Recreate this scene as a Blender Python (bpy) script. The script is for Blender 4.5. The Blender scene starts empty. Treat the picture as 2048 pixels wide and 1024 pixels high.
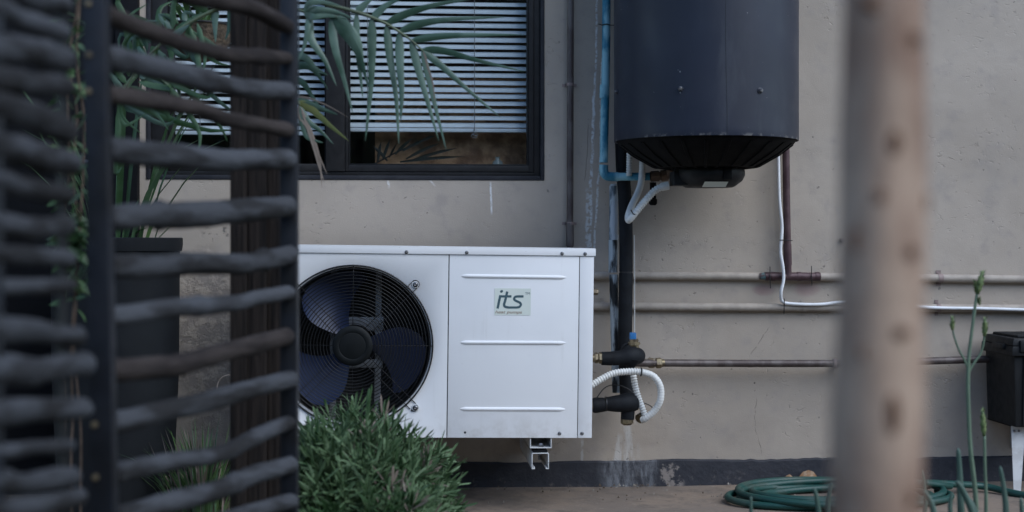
import bpy, bmesh, math, random
from mathutils import Vector, Matrix, noise as mnoise

R = math.radians
SC = bpy.context.scene
COL = SC.collection
rnd = random.Random(7)

# ------------------------------------------------------------------ camera
FPX = 2844.4            # 50 mm lens on a 36 mm sensor, in pixels of the 2048 px photograph
HOR = 480.0             # row of the horizon
YAW = R(4.2)
CAM = Vector((0.0, -4.5, 0.783))
FW = Vector((math.sin(YAW), math.cos(YAW), 0))
RT = Vector((math.cos(YAW), -math.sin(YAW), 0))
UP = Vector((0, 0, 1))

cam_d = bpy.data.cameras.new('camera')
cam = bpy.data.objects.new('camera', cam_d)
COL.objects.link(cam)
cam.location = CAM
cam.rotation_euler = (R(90), 0, -YAW)
cam_d.lens = 50
cam_d.sensor_width = 36
cam_d.shift_y = -(512 - HOR) / 2048
cam_d.clip_start = 0.05
cam_d.clip_end = 1000
cam_d.dof.use_dof = True
cam_d.dof.focus_distance = 4.22
cam_d.dof.aperture_fstop = 2.3
SC.camera = cam

# ------------------------------------------------------------------ sky and sun (overcast, towards dusk)
w = bpy.data.worlds.new('World')
SC.world = w
w.use_nodes = True
nt = w.node_tree
for n in list(nt.nodes):
    nt.nodes.remove(n)
sky = nt.nodes.new('ShaderNodeTexSky')
sky.sky_type = 'NISHITA'
sky.sun_disc = False
sky.sun_elevation = R(44)
sky.sun_rotation = R(180 - 46)
sky.air_density = 1.0
sky.dust_density = 0.6
sky.ozone_density = 2.0
bg = nt.nodes.new('ShaderNodeBackground')
bg.inputs[1].default_value = 0.15
ow = nt.nodes.new('ShaderNodeOutputWorld')
nt.links.new(sky.outputs[0], bg.inputs[0])
nt.links.new(bg.outputs[0], ow.inputs[0])

sun_d = bpy.data.lights.new('sun', 'SUN')
sun_d.energy = 1.15
sun_d.angle = R(48)
sun_d.color = (0.92, 0.97, 1.0)
sun = bpy.data.objects.new('sun', sun_d)
COL.objects.link(sun)
# light comes from above, in front of the wall and from the right
sdir = Vector((math.sin(R(46)) * math.cos(R(44)), -math.cos(R(46)) * math.cos(R(44)), math.sin(R(44))))
sun.rotation_euler = sdir.to_track_quat('Z', 'Y').to_euler()

SC.view_settings.view_transform = 'Standard'
SC.view_settings.look = 'None'
SC.view_settings.exposure = 0.82
SC.view_settings.gamma = 1.0
SC.view_settings.use_curve_mapping = False


# ------------------------------------------------------------------ placing helpers
def at(px, py, t):
    """point seen at a pixel of the photograph, t metres in front of the camera"""
    return CAM + t * (FW + (px - 1024) / FPX * RT + (HOR - py) / FPX * UP)


def atY(px, py, Y):
    d = FW + (px - 1024) / FPX * RT + (HOR - py) / FPX * UP
    return CAM + d * ((Y - CAM.y) / d.y)


def atZ(px, py, Z):
    d = FW + (px - 1024) / FPX * RT + (HOR - py) / FPX * UP
    return CAM + d * ((Z - CAM.z) / d.z)


def ppm(t):
    return FPX / t


# ------------------------------------------------------------------ object helpers
def tag(o, label=None, cat=None, group=None, kind=None):
    if label: o['label'] = label
    if cat: o['category'] = cat
    if group: o['group'] = group
    if kind: o['kind'] = kind
    return o


def thing(name, label, cat, loc=(0, 0, 0), group=None):
    o = bpy.data.objects.new(name, None)
    o.empty_display_size = 0.05
    COL.objects.link(o)
    o.location = loc
    return tag(o, label, cat, group)


def root_loc(p):
    v = Vector((0, 0, 0))
    while p is not None:
        v += Vector(p.location)
        p = p.parent
    return v


class MB:
    def __init__(s):
        s.v = []
        s.f = []

    def add(s, vs, fs):
        b = len(s.v)
        s.v += [Vector(v) for v in vs]
        s.f += [tuple(b + i for i in f) for f in fs]
        return s

    def box(s, x0, x1, y0, y1, z0, z1, m=None):
        vs = [Vector(p) for p in ((x0, y0, z0), (x1, y0, z0), (x1, y1, z0), (x0, y1, z0),
                                  (x0, y0, z1), (x1, y0, z1), (x1, y1, z1), (x0, y1, z1))]
        if m is not None:
            vs = [m @ v for v in vs]
        return s.add(vs, [(0, 3, 2, 1), (4, 5, 6, 7), (0, 1, 5, 4), (1, 2, 6, 5), (2, 3, 7, 6), (3, 0, 4, 7)])

    def tube(s, pts, r, seg=10, caps=True, ring_noise=0.0, rn=None):
        pts = [Vector(p) for p in pts]
        n = len(pts)
        rs = [r] * n if not hasattr(r, '__len__') else list(r)
        tang = []
        for i in range(n):
            a = pts[max(i - 1, 0)]
            b = pts[min(i + 1, n - 1)]
            d = (b - a)
            tang.append(d.normalized() if d.length > 1e-9 else Vector((0, 0, 1)))
        t0 = tang[0]
        ref = Vector((0, 0, 1)) if abs(t0.z) < 0.9 else Vector((1, 0, 0))
        nrm = (ref - t0 * ref.dot(t0)).normalized()
        vs = []
        for i in range(n):
            t = tang[i]
            nrm = (nrm - t * nrm.dot(t))
            nrm.normalize()
            bi = t.cross(nrm)
            for k in range(seg):
                a = 2 * math.pi * k / seg
                rr = rs[i]
                if ring_noise and rn:
                    rr *= 1 + ring_noise * (rn.random() - .5) * 2
                vs.append(pts[i] + (nrm * math.cos(a) + bi * math.sin(a)) * rr)
        fs = []
        for i in range(n - 1):
            for k in range(seg):
                k2 = (k + 1) % seg
                fs.append((i * seg + k, i * seg + k2, (i + 1) * seg + k2, (i + 1) * seg + k))
        if caps:
            fs.append(tuple(reversed(range(seg))))
            fs.append(tuple((n - 1) * seg + k for k in range(seg)))
        return s.add(vs, fs)

    def lathe(s, prof, c, seg=32, axis='Z', cap0=False, cap1=False, ph=0.0):
        """prof: (radius, height) pairs turned about an axis through c"""
        c = Vector(c)
        vs, fs = [], []
        for (r, h) in prof:
            for k in range(seg):
                a = 2 * math.pi * k / seg + ph
                x, y = r * math.cos(a), r * math.sin(a)
                vs.append(c + Vector((x, y, h) if axis == 'Z' else ((x, h, y) if axis == 'Y' else (h, x, y))))
        for i in range(len(prof) - 1):
            for k in range(seg):
                k2 = (k + 1) % seg
                fs.append((i * seg + k, i * seg + k2, (i + 1) * seg + k2, (i + 1) * seg + k))
        if cap0: fs.append(tuple(reversed(range(seg))))
        if cap1: fs.append(tuple((len(prof) - 1) * seg + k for k in range(seg)))
        return s.add(vs, fs)

    def prism(s, poly, y0, y1):
        """polygon in x,z pulled from y0 to y1"""
        n = len(poly)
        vs = [(x, y0, z) for x, z in poly] + [(x, y1, z) for x, z in poly]
        fs = [tuple(range(n)), tuple(reversed(range(n, 2 * n)))]
        for i in range(n):
            j = (i + 1) % n
            fs.append((i, n + i, n + j, j))
        return s.add(vs, fs)

    def blade(s, pts, width, side=None, fold=0.25, prof=None, thick=0.0):
        """a leaf along pts, widest in the middle, folded along its midrib"""
        pts = [Vector(p) for p in pts]
        n = len(pts)
        vs, fs = [], []
        for i, p in enumerate(pts):
            a = pts[max(i - 1, 0)]
            b = pts[min(i + 1, n - 1)]
            t = (b - a).normalized()
            sd = Vector(side) if side is not None else Vector((0, 0, 1)).cross(t)
            sd = sd - t * sd.dot(t)
            if sd.length < 1e-6: sd = Vector((1, 0, 0)) - t * t.x
            sd.normalize()
            nn = t.cross(sd)
            u = i / (n - 1)
            wd = width * 0.5 * (prof(u) if prof else max(0.04, math.sin(math.pi * min(1, u * .88 + .1)) ** .7))
            if i == n - 1: wd = width * 0.02
            vs += [p - sd * wd + nn * wd * fold, p, p + sd * wd + nn * wd * fold]
        for i in range(n - 1):
            a, b = 3 * i, 3 * i + 3
            fs += [(a, a + 1, b + 1, b), (a + 1, a + 2, b + 2, b + 1)]
        return s.add(vs, fs)

    def mesh(s, name, mat, off, smooth, bevel):
        me = bpy.data.meshes.new(name)
        me.from_pydata([v - off for v in s.v], [], s.f)
        bm = bmesh.new()
        bm.from_mesh(me)
        bmesh.ops.recalc_face_normals(bm, faces=bm.faces)
        if bevel:
            es = [e for e in bm.edges if len(e.link_faces) == 2 and e.calc_face_angle(0) > 0.6]
            bmesh.ops.bevel(bm, geom=es, offset=bevel, segments=2, profile=0.6, affect='EDGES', clamp_overlap=True)
        for f in bm.faces:
            f.smooth = smooth is not False
        if smooth == 'auto':
            for e in bm.edges:
                if len(e.link_faces) == 2 and e.calc_face_angle(0) > 0.7:
                    e.smooth = False
        bm.to_mesh(me)
        bm.free()
        if mat: me.materials.append(mat)
        return me

    def build(s, name, mat, parent=None, smooth='auto', bevel=0.0, origin=None):
        off = root_loc(parent)
        loc = Vector((0, 0, 0))
        if parent is None and origin is not None:
            off = Vector(origin)
            loc = Vector(origin)
        me = s.mesh(name, mat, off, smooth, bevel)
        o = bpy.data.objects.new(name, me)
        COL.objects.link(o)
        o.location = loc
        if parent is not None: o.parent = parent
        return o


def inst(name, me, parent, loc=(0, 0, 0), rot=(0, 0, 0), sc=(1, 1, 1)):
    o = bpy.data.objects.new(name, me)
    COL.objects.link(o)
    o.parent = parent
    o.location = loc
    o.rotation_euler = rot
    o.scale = sc
    return o


def smooth_path(pts, sub=6):
    pts = [Vector(p) for p in pts]
    out = []
    n = len(pts)
    for i in range(n - 1):
        p0, p1, p2, p3 = pts[max(i - 1, 0)], pts[i], pts[i + 1], pts[min(i + 2, n - 1)]
        for k in range(sub):
            t = k / sub
            out.append(0.5 * ((2 * p1) + (p2 - p0) * t + (2 * p0 - 5 * p1 + 4 * p2 - p3) * t * t + (3 * p1 - p0 - 3 * p2 + p3) * t ** 3))
    out.append(pts[-1])
    return out


# ------------------------------------------------------------------ material helpers
class Nd:
    """node arithmetic with ordinary operators"""
    def __init__(s, nt, sock): s.nt, s.k = nt, sock

    def _m(s, op, *o, clamp=False):
        n = s.nt.nodes.new('ShaderNodeMath')
        n.operation = op
        n.use_clamp = clamp
        for i, a in enumerate((s,) + o):
            if isinstance(a, Nd): s.nt.links.new(a.k, n.inputs[i])
            else: n.inputs[i].default_value = a
        return Nd(s.nt, n.outputs[0])

    def __add__(s, o): return s._m('ADD', o)
    def __sub__(s, o): return s._m('SUBTRACT', o)
    def __mul__(s, o): return s._m('MULTIPLY', o)
    def abs(s): return s._m('ABSOLUTE')
    def max(s, o): return s._m('MAXIMUM', o)
    def min(s, o): return s._m('MINIMUM', o)

    def ramp(s, a, b, lo=0.0, hi=1.0):
        n = s.nt.nodes.new('ShaderNodeMapRange')
        n.interpolation_type = 'SMOOTHSTEP'
        s.nt.links.new(s.k, n.inputs[0])
        if a > b: a, b, lo, hi = b, a, hi, lo
        for i, x in zip((1, 2, 3, 4), (a, b, lo, hi)): n.inputs[i].default_value = x
        return Nd(s.nt, n.outputs[0])


def new_mat(name):
    m = bpy.data.materials.new(name)
    m.use_nodes = True
    nt = m.node_tree
    return m, nt, nt.nodes['Principled BSDF']


def coords(nt):
    t = nt.nodes.new('ShaderNodeTexCoord')
    s = nt.nodes.new('ShaderNodeSeparateXYZ')
    nt.links.new(t.outputs['Object'], s.inputs[0])
    return t.outputs['Object'], [Nd(nt, s.outputs[i]) for i in range(3)]


def noise(nt, vec, scale, detail=4, rough=.55, stretch=None, dist=0.0):
    if stretch:
        mp = nt.nodes.new('ShaderNodeMapping')
        mp.inputs['Scale'].default_value = stretch
        nt.links.new(vec, mp.inputs[0])
        vec = mp.outputs[0]
    n = nt.nodes.new('ShaderNodeTexNoise')
    n.inputs['Scale'].default_value = scale
    n.inputs['Detail'].default_value = detail
    n.inputs['Roughness'].default_value = rough
    n.inputs['Distortion'].default_value = dist
    nt.links.new(vec, n.inputs['Vector'])
    return Nd(nt, n.outputs[0])


def mix(nt, fac, a, b):
    n = nt.nodes.new('ShaderNodeMix')
    n.data_type = 'RGBA'
    nt.links.new(fac.k, n.inputs[0]) if isinstance(fac, Nd) else setattr(n.inputs[0], 'default_value', fac)
    for i, c in ((6, a), (7, b)):
        if isinstance(c, (tuple, list)): n.inputs[i].default_value = (*c[:3], 1)
        else: nt.links.new(c, n.inputs[i])
    return n.outputs[2]


def set_bump(nt, b, h, strength, dist):
    n = nt.nodes.new('ShaderNodeBump')
    n.inputs['Strength'].default_value = strength
    n.inputs['Distance'].default_value = dist
    nt.links.new(h.k, n.inputs['Height'])
    nt.links.new(n.outputs[0], b.inputs['Normal'])


def mat(name, col, rough=.5, metal=0.0, col2=None, nscale=12, lo=.42, hi=.62, bump=0.0, bscale=90, bdist=.002,
        stretch=None, spec=.5, coat=0, detail=5, rvar=0.0, per_object=0.0):
    m, nt, b = new_mat(name)
    vec, _ = coords(nt)
    if col2 is None: col2 = tuple(c * .8 for c in col)
    f = noise(nt, vec, nscale, detail, stretch=stretch)
    fac = f.ramp(lo, hi)
    if per_object:
        oi = nt.nodes.new('ShaderNodeObjectInfo')
        fac = (fac + (Nd(nt, oi.outputs['Random']) - .5) * per_object)._m('ADD', 0.0, clamp=True)
    nt.links.new(mix(nt, fac, col, col2), b.inputs['Base Color'])
    b.inputs['Metallic'].default_value = metal
    b.inputs['Specular IOR Level'].default_value = spec
    if rvar:
        nt.links.new(noise(nt, vec, nscale * 2.3, 5).ramp(.3, .7, max(.05, rough - rvar), min(1, rough + rvar)).k, b.inputs['Roughness'])
    else:
        b.inputs['Roughness'].default_value = rough
    if bump: set_bump(nt, b, noise(nt, vec, bscale, 5, stretch=stretch), bump, bdist)
    return m


# ------------------------------------------------------------------ materials
WALLC, WALLC2 = (0.445, 0.382, 0.318), (0.375, 0.320, 0.264)


def wall_material():
    m, nt, b = new_mat('painted_plaster')
    vec, (x, y, z) = coords(nt)
    big = noise(nt, vec, 1.6, 6, .6)
    mid = noise(nt, vec, 14, 5, .6)
    col = mix(nt, big.ramp(.35, .65), WALLC, WALLC2)
    col = mix(nt, mid.ramp(.52, .72) * .35, col, (0.30, 0.265, 0.245))
    nz = noise(nt, vec, 9, 4, stretch=(.5, 1, 1))
    fine = noise(nt, vec, 70, 5, .7)
    flake = noise(nt, vec, 26, 6, .75)
    runs = noise(nt, vec, 34, 6, .7, stretch=(1, 1, .13))

    def seg(px0, py0, px1, py1, hw, wob, soft=.6):
        """mask along a line on the wall between two points"""
        a, c = atY(px0, py0, 0), atY(px1, py1, 0)
        d = Vector((c.x - a.x, c.z - a.z))
        L = d.length
        d /= L
        u = (x - a.x) * d.x + (z - a.z) * d.y
        v = (z - a.z) * d.x - (x - a.x) * d.y
        v = v + (nz - .5) * wob + (fine - .5) * (hw * 1.2)
        return v.abs().ramp(hw, hw * (1 - soft)) * u.ramp(-.012, .012) * u.ramp(L + .012, L - .012)

    def blob(px, py, rx, ry):
        c = atY(px, py, 0)
        dx = (x - c.x) * (1 / rx)
        dz = (z - c.z) * (1 / ry)
        q = dx * dx + dz * dz + (nz - .5) * 1.6
        return q.ramp(1.0, .15)
    # salty runs beside the blue pipe and under the leaking joints
    white = seg(1195, -60, 1190, 200, .0045, .022).max(seg(1190, 190, 1180, 500, .006, .03))
    white = white.max(seg(1203, 120, 1200, 330, .0025, .02)).max(seg(1200, 330, 1188, 500, .0045, .02))
    white = white.max(seg(1178, 380, 1176, 500, .011, .02) * .8)
    white = white * fine.ramp(.43, .52) * noise(nt, vec, 20, 4, .6).ramp(.30, .48)
    white2 = (blob(1255, 930, .060, .11) * runs.ramp(.40, .66)).max(blob(1215, 960, .06, .05) * flake.ramp(.46, .64))
    white2 = white2.max(seg(1255, 850, 1262, 985, .020, .05) * runs.ramp(.38, .62)).max(seg(1163, 880, 1165, 985, .006, .02) * flake.ramp(.4, .55))
    white2 = white2.max(seg(1240, 870, 1225, 985, .014, .04) * runs.ramp(.38, .6) * .8)
    drop = seg(981, 366, 983, 425, .004, .006).max(seg(776, 362, 778, 372, .005, .004)).max(seg(862, 362, 868, 369, .004, .004)) * fine.ramp(.35, .5)
    col = mix(nt, (white * .9), col, (.66, .68, .68))
    col = mix(nt, (white2 * .75), col, (.58, .57, .55))
    col = mix(nt, (drop * .85), col, (.75, .75, .74))
    pink = blob(1530, 580, .05, .025).max(blob(1610, 578, .06, .035))
    col = mix(nt, pink * .55, col, (.30, .17, .17))
    # damp, flaking patch low down at the left
    rough_patch = blob(420, 690, .16, .33) * flake.ramp(.40, .56)
    col = mix(nt, rough_patch * .55, col, (.16, .145, .14))
    chips = blob(435, 468, .06, .03) * flake.ramp(.52, .56)
    col = mix(nt, chips * .8, col, (.10, .095, .09))
    crack = seg(1536, 655, 1502, 712, .0012, .05).max(seg(1512, 800, 1508, 850, .0010, .05)).max(seg(1508, 850, 1522, 905, .0010, .05)) * fine.ramp(.42, .52)
    crack = crack.max(seg(1178, 250, 1172, 360, .0012, .02))
    col = mix(nt, crack * .6, col, (.09, .08, .07))
    spots = blob(1385, 788, .0035, .005).max(blob(1509, 766, .004, .004)).max(blob(1463, 738, .004, .003)).max(blob(1425, 728, .006, .003)).max(blob(1310, 432, .003, .003))
    col = mix(nt, spots * .8, col, (.05, .045, .04))
    soft = noise(nt, vec, 3.5, 6, .62)
    col = mix(nt, soft.ramp(.50, .66) * .28, col, (.29, .262, .232))
    # grime and splash marks just over the band
    grime = z.ramp(.30, .04) * noise(nt, vec, 6, 5, .65).ramp(.42, .68)
    col = mix(nt, grime * .35, col, (.17, .15, .14))
    pits = noise(nt, vec, 55, 3, .5).ramp(.69, .73)
    col = mix(nt, pits * .55, col, (.13, .12, .11))
    nt.links.new(col, b.inputs['Base Color'])
    b.inputs['Roughness'].default_value = .72
    b.inputs['Specular IOR Level'].default_value = .3
    trowel = noise(nt, vec, 9, 3, .5, stretch=(.8, 1, 1), dist=.6)
    scr = noise(nt, vec, 75, 3, .6, stretch=(.6, 1, .9), dist=1.2).ramp(.60, .70) * noise(nt, vec, 5, 4, .6).ramp(.46, .62)
    grain = noise(nt, vec, 240, 3, .6)
    h = trowel * 1.0 + scr * -.75 + grain * .24 + pits * -.7 + rough_patch * -1.1 + chips * -1.2 + crack * -.8 + white * .25
    set_bump(nt, b, h, .55, .0048)
    return m


def plinth_material():
    m, nt, b = new_mat('dark_band_paint')
    vec, (x, y, z) = coords(nt)
    fl = noise(nt, vec, 18, 6, .7)
    col = mix(nt, fl.ramp(.4, .6), (.018, .020, .028), (.026, .027, .035))
    c = atY(1258, 950, 0)
    q = (x - c.x) * (1 / .105)
    leak = (q * q + (noise(nt, vec, 12, 4) - .5) * 1.2).ramp(1, .1) * noise(nt, vec, 34, 7, .75, stretch=(1, 1, .25)).ramp(.38, .66)
    col = mix(nt, leak * .5, col, (.34, .36, .39))
    c2 = atY(1340, 944, 0)
    q2 = (x - c2.x) * (1 / .05)
    bare = (q2 * q2).ramp(1, .3) * fl.ramp(.48, .56)
    col = mix(nt, bare * .7, col, (.30, .26, .23))
    dust = noise(nt, vec, 40, 5, .7).ramp(.56, .72) * z.ramp(.06, .0)
    col = mix(nt, dust * .5, col, (.22, .19, .16))
    nt.links.new(col, b.inputs['Base Color'])
    b.inputs['Roughness'].default_value = .6
    set_bump(nt, b, noise(nt, vec, 60, 5, .6) + fl * .8, .5, .004)
    return m


def patio_material():
    m, nt, b = new_mat('worn_concrete')
    vec, (x, y, z) = coords(nt)
    a = noise(nt, vec, 2.2, 7, .65)
    c = noise(nt, vec, 17, 6, .7)
    col = mix(nt, a.ramp(.38, .62), (.235, .178, .132), (.170, .135, .108))
    col = mix(nt, c.ramp(.5, .68) * .5, col, (.10, .082, .068))
    col = mix(nt, noise(nt, vec, 45, 4, .7).ramp(.58, .70) * .5, col, (.30, .265, .23))
    col = mix(nt, noise(nt, vec, 7, 6, .7).ramp(.52, .64) * .5, col, (.095, .078, .064))
    nt.links.new(col, b.inputs['Base Color'])
    b.inputs['Roughness'].default_value = .8
    set_bump(nt, b, c + noise(nt, vec, 120, 4) * .4, .5, .006)
    return m


def leaf_material(name, c1, c2, rough=.45, per_object=.9, nscale=9, tip=None):
    m, nt, b = new_mat(name)
    vec, _ = coords(nt)
    oi = nt.nodes.new('ShaderNodeObjectInfo')
    f = (noise(nt, vec, nscale, 3).ramp(.32, .68) + (Nd(nt, oi.outputs['Random']) - .5) * per_object)._m('ADD', 0.0, clamp=True)
    col = mix(nt, f, c1, c2)
    nt.links.new(col, b.inputs['Base Color'])
    b.inputs['Roughness'].default_value = rough
    b.inputs['Specular IOR Level'].default_value = .45
    out = nt.nodes['Material Output']
    tr = nt.nodes.new('ShaderNodeBsdfTranslucent')
    nt.links.new(col, tr.inputs[0])
    mx = nt.nodes.new('ShaderNodeMixShader')
    mx.inputs[0].default_value = .22
    nt.links.new(b.outputs[0], mx.inputs[1])
    nt.links.new(tr.outputs[0], mx.inputs[2])
    nt.links.new(mx.outputs[0], out.inputs[0])
    return m


def glass_material():
    m, nt, b = new_mat('window_glass')
    out = nt.nodes['Material Output']
    tr = nt.nodes.new('ShaderNodeBsdfTransparent')
    tr.inputs[0].default_value = (.90, .93, .94, 1)
    gl = nt.nodes.new('ShaderNodeBsdfGlossy')
    gl.inputs['Roughness'].default_value = .01
    fr = nt.nodes.new('ShaderNodeFresnel')
    ge = nt.nodes.new('ShaderNodeNewGeometry')      # same reflectance on both faces of the pane
    ior = Nd(nt, ge.outputs['Backfacing']) * (1 / 1.45 - 1.45) + 1.45
    nt.links.new(ior.k, fr.inputs[0])
    mx = nt.nodes.new('ShaderNodeMixShader')
    nt.links.new(fr.outputs[0], mx.inputs[0])
    nt.links.new(tr.outputs[0], mx.inputs[1])
    nt.links.new(gl.outputs[0], mx.inputs[2])
    nt.links.new(mx.outputs[0], out.inputs[0])
    return m


M_WALL = wall_material()
M_PLINTH = plinth_material()
M_PATIO = patio_material()
M_GROUND = mat('dark_bed_soil', (.075, .058, .042), .95, col2=(.045, .045, .025), nscale=3, bump=.6, bscale=30, bdist=.02)
M_PIPEPAINT = mat('wall_paint_on_pipe', (.39, .335, .28), .68, col2=(.32, .275, .23), nscale=20, bump=.35, bscale=60, bdist=.003)
M_FRAME = mat('charcoal_aluminium', (.012, .0115, .012), .5, col2=(.016, .0155, .016), nscale=30, rvar=.08, spec=.3)
M_REVEAL = mat('charcoal_painted_edge', (.017, .018, .023), .65, col2=(.026, .027, .032), nscale=18, bump=.3, bscale=70, bdist=.003, spec=.3)
M_GLASS = glass_material()
M_SLAT = mat('blind_white_enamel', (.72, .735, .75), .4, col2=(.64, .66, .68), nscale=4)
M_CORD = mat('blind_cord', (.25, .25, .25), .8)
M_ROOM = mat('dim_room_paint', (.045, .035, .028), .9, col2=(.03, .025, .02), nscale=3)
M_BROWN = mat('reflection_board', (.56, .31, .16), .75, col2=(.22, .105, .05), nscale=14, lo=.38, hi=.60, bump=.8, bscale=40, bdist=.01)  # brown tuned to the garden's reflection in the lower glass


def white_coat():
    m, nt, b = new_mat('white_powder_coat')
    vec, (x, y, z) = coords(nt)
    col = mix(nt, noise(nt, vec, 3, 4).ramp(.4, .65), (.80, .80, .80), (.765, .768, .772))
    streak = noise(nt, vec, 30, 5, .65, stretch=(1, 1, .06)).ramp(.56, .74) * noise(nt, vec, 4, 4).ramp(.4, .65)
    col = mix(nt, streak * .30, col, (.52, .50, .46))
    low = z.ramp(.10, .0) * noise(nt, vec, 14, 6, .7).ramp(.42, .66)
    col = mix(nt, low * .35, col, (.45, .42, .37))
    speck = noise(nt, vec, 130, 3, .6).ramp(.71, .75)
    col = mix(nt, speck * .55, col, (.30, .28, .25))
    scuff = noise(nt, vec, 50, 3, .7, stretch=(.3, 1, 1)).ramp(.68, .72) * noise(nt, vec, 5, 2).ramp(.55, .65)
    col = mix(nt, scuff * .5, col, (.42, .42, .42))
    nt.links.new(col, b.inputs['Base Color'])
    nt.links.new(noise(nt, vec, 8, 5).ramp(.3, .7, .36, .5).k, b.inputs['Roughness'])
    set_bump(nt, b, noise(nt, vec, 7, 2) * 3.0 + noise(nt, vec, 300, 3) * .12, .12, .004)
    return m


M_WHITE = white_coat()
M_WHITE2 = mat('white_steel', (.68, .69, .69), .45, col2=(.56, .56, .55), nscale=30, rvar=.1)
M_GAP = mat('black_joint', (.006, .006, .007), .9)
M_WIRE = mat('black_grille_wire', (.006, .006, .007), .4, spec=.4)
M_HUBCAP = mat('black_grille_badge', (.004, .0055, .006), .6, col2=(.006, .0075, .008), spec=.2)
M_BLADE = mat('dark_blue_fan_plastic', (.028, .044, .105), .38, col2=(.024, .037, .088), nscale=8, spec=.5)
M_INNER = mat('dark_cabinet_inside', (.006, .006, .007), .8, spec=.2)
M_COIL = mat('coil_fins', (.035, .036, .036), .5, col2=(.012, .012, .012), nscale=1.5, stretch=(60, 1, 300), metal=.4)
M_BRACK = mat('galvanised_bracket', (.34, .35, .37), .45, metal=.6, col2=(.26, .27, .28), nscale=25)
M_SCREW = mat('zinc_screw', (.22, .225, .235), .35, metal=.9, col2=(.12, .12, .125), nscale=60)
M_STICKER = mat('pale_sticker', (.70, .745, .675), .35, col2=(.68, .73, .665), nscale=10)
M_INK = mat('slate_ink', (.055, .105, .125), .5, col2=(.05, .10, .12))
M_INK2 = mat('brown_ink', (.24, .12, .065), .5)


def jacket_paint():
    m, nt, b = new_mat('navy_enamel_jacket')
    vec, (x, y, z) = coords(nt)
    col = mix(nt, noise(nt, vec, 5, 5).ramp(.38, .64), (.0195, .0235, .0385), (.0155, .019, .0315))
    dust = noise(nt, vec, 12, 6, .7, stretch=(1, 1, .25)).ramp(.50, .72)
    col = mix(nt, dust * .16, col, (.10, .11, .12))
    scr = noise(nt, vec, 34, 4, .7, stretch=(1, 1, .12)).ramp(.69, .72) * noise(nt, vec, 6, 2).ramp(.5, .6)
    col = mix(nt, scr * .55, col, (.13, .14, .16))
    speck = noise(nt, vec, 85, 2, .5).ramp(.755, .775)
    col = mix(nt, speck * .7, col, (.30, .31, .32))
    edge = z.ramp(.010, .0) * noise(nt, vec, 40, 4, .7).ramp(.52, .6)
    col = mix(nt, edge * .8, col, (.16, .155, .15))
    nt.links.new(col, b.inputs['Base Color'])
    b.inputs['Specular IOR Level'].default_value = .4
    nt.links.new((noise(nt, vec, 9, 5).ramp(.3, .7, .38, .52) + dust * .1).k, b.inputs['Roughness'])
    set_bump(nt, b, noise(nt, vec, 6, 2) * 1.0 + noise(nt, vec, 200, 3) * .03, .10, .006)
    return m


M_JACKET = jacket_paint()
M_CAP = mat('black_plastic_cap', (.0035, .0035, .004), .75, col2=(.006, .006, .006), nscale=30, spec=.12)
M_BLKPLASTIC = mat('black_plastic', (.008, .009, .010), .55, col2=(.011, .012, .013), nscale=18, rvar=.08, spec=.3)
M_FOAM = mat('black_foam_lagging', (.005, .006, .008), .7, col2=(.009, .011, .014), nscale=22, bump=.25, bscale=120, bdist=.002, spec=.25)
M_BLUEPIPE = mat('verdigris_copper', (.020, .17, .26), .62, col2=(.24, .47, .54), nscale=20, lo=.42, hi=.60, bump=.5, bscale=60, bdist=.003, detail=9, stretch=(1, 1, .5))
M_BROWNPIPE = mat('tarnished_copper', (.075, .056, .052), .5, metal=.3, col2=(.125, .105, .098), nscale=26, bump=.3, bscale=60, bdist=.001, stretch=(1, 1, .4))
M_PURPLEPIPE = mat('dark_purple_copper', (.060, .030, .034), .5, metal=.25, col2=(.095, .055, .058), nscale=22, bump=.2, bscale=60, bdist=.001)
M_RUST = mat('rusty_brown_fitting', (.06, .038, .026), .7, col2=(.11, .065, .04), nscale=30, bump=.4, bscale=70, bdist=.003)
M_PATINA = mat('green_patina', (.10, .17, .17), .7, col2=(.09, .06, .06), nscale=40, lo=.45, hi=.55)
M_BRASS = mat('old_brass', (.26, .21, .13), .42, metal=.7, col2=(.14, .11, .075), nscale=45, bump=.2, bscale=90, bdist=.001)
M_FLAKE = mat('flaking_white_on_black', (.010, .013, .016), .65, col2=(.42, .48, .51), nscale=30, lo=.40, hi=.52, bump=.5, bscale=60, bdist=.003, detail=9, stretch=(1, 1, .25))
M_FLAKE2 = mat('peeling_white_paint', (.42, .46, .50), .6, col2=(.09, .13, .16), nscale=24, lo=.52, hi=.64, bump=.5, bscale=60, bdist=.003, detail=8, stretch=(1, 1, .4))
M_CONDUIT = mat('white_conduit', (.70, .70, .665), .45, col2=(.60, .60, .57), nscale=14)
M_CABLE = mat('white_cable', (.78, .79, .80), .42, col2=(.70, .71, .72), nscale=20)
M_BLKWIRE = mat('black_wire', (.012, .012, .013), .5)
M_BLUEHANDLE = mat('blue_lever', (.03, .17, .42), .45)
M_CLIP = mat('painted_clip', (.30, .22, .20), .6, col2=(.20, .15, .14), nscale=40)
M_STICK = mat('weathered_stick', (.060, .064, .072), .85, col2=(.018, .018, .019), nscale=22, bump=1.0, bscale=45, bdist=.010, stretch=(.25, .25, 1), detail=6, per_object=.7, spec=.25)
M_STICK2 = mat('brown_stick', (.040, .032, .029), .88, col2=(.018, .014, .013), nscale=22, bump=1.0, bscale=45, bdist=.010, stretch=(.25, .25, 1), detail=6, per_object=.5, spec=.25)
M_STEEL = mat('dark_painted_steel', (.009, .0115, .017), .48, col2=(.007, .008, .010), nscale=10, rvar=.1, spec=.35)
M_POSTWOOD = mat('dark_timber', (.020, .015, .0125), .85, col2=(.007, .0055, .005), nscale=9, bump=.8, bscale=22, bdist=.008, stretch=(6, 6, .35), detail=7, spec=.2)
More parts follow.
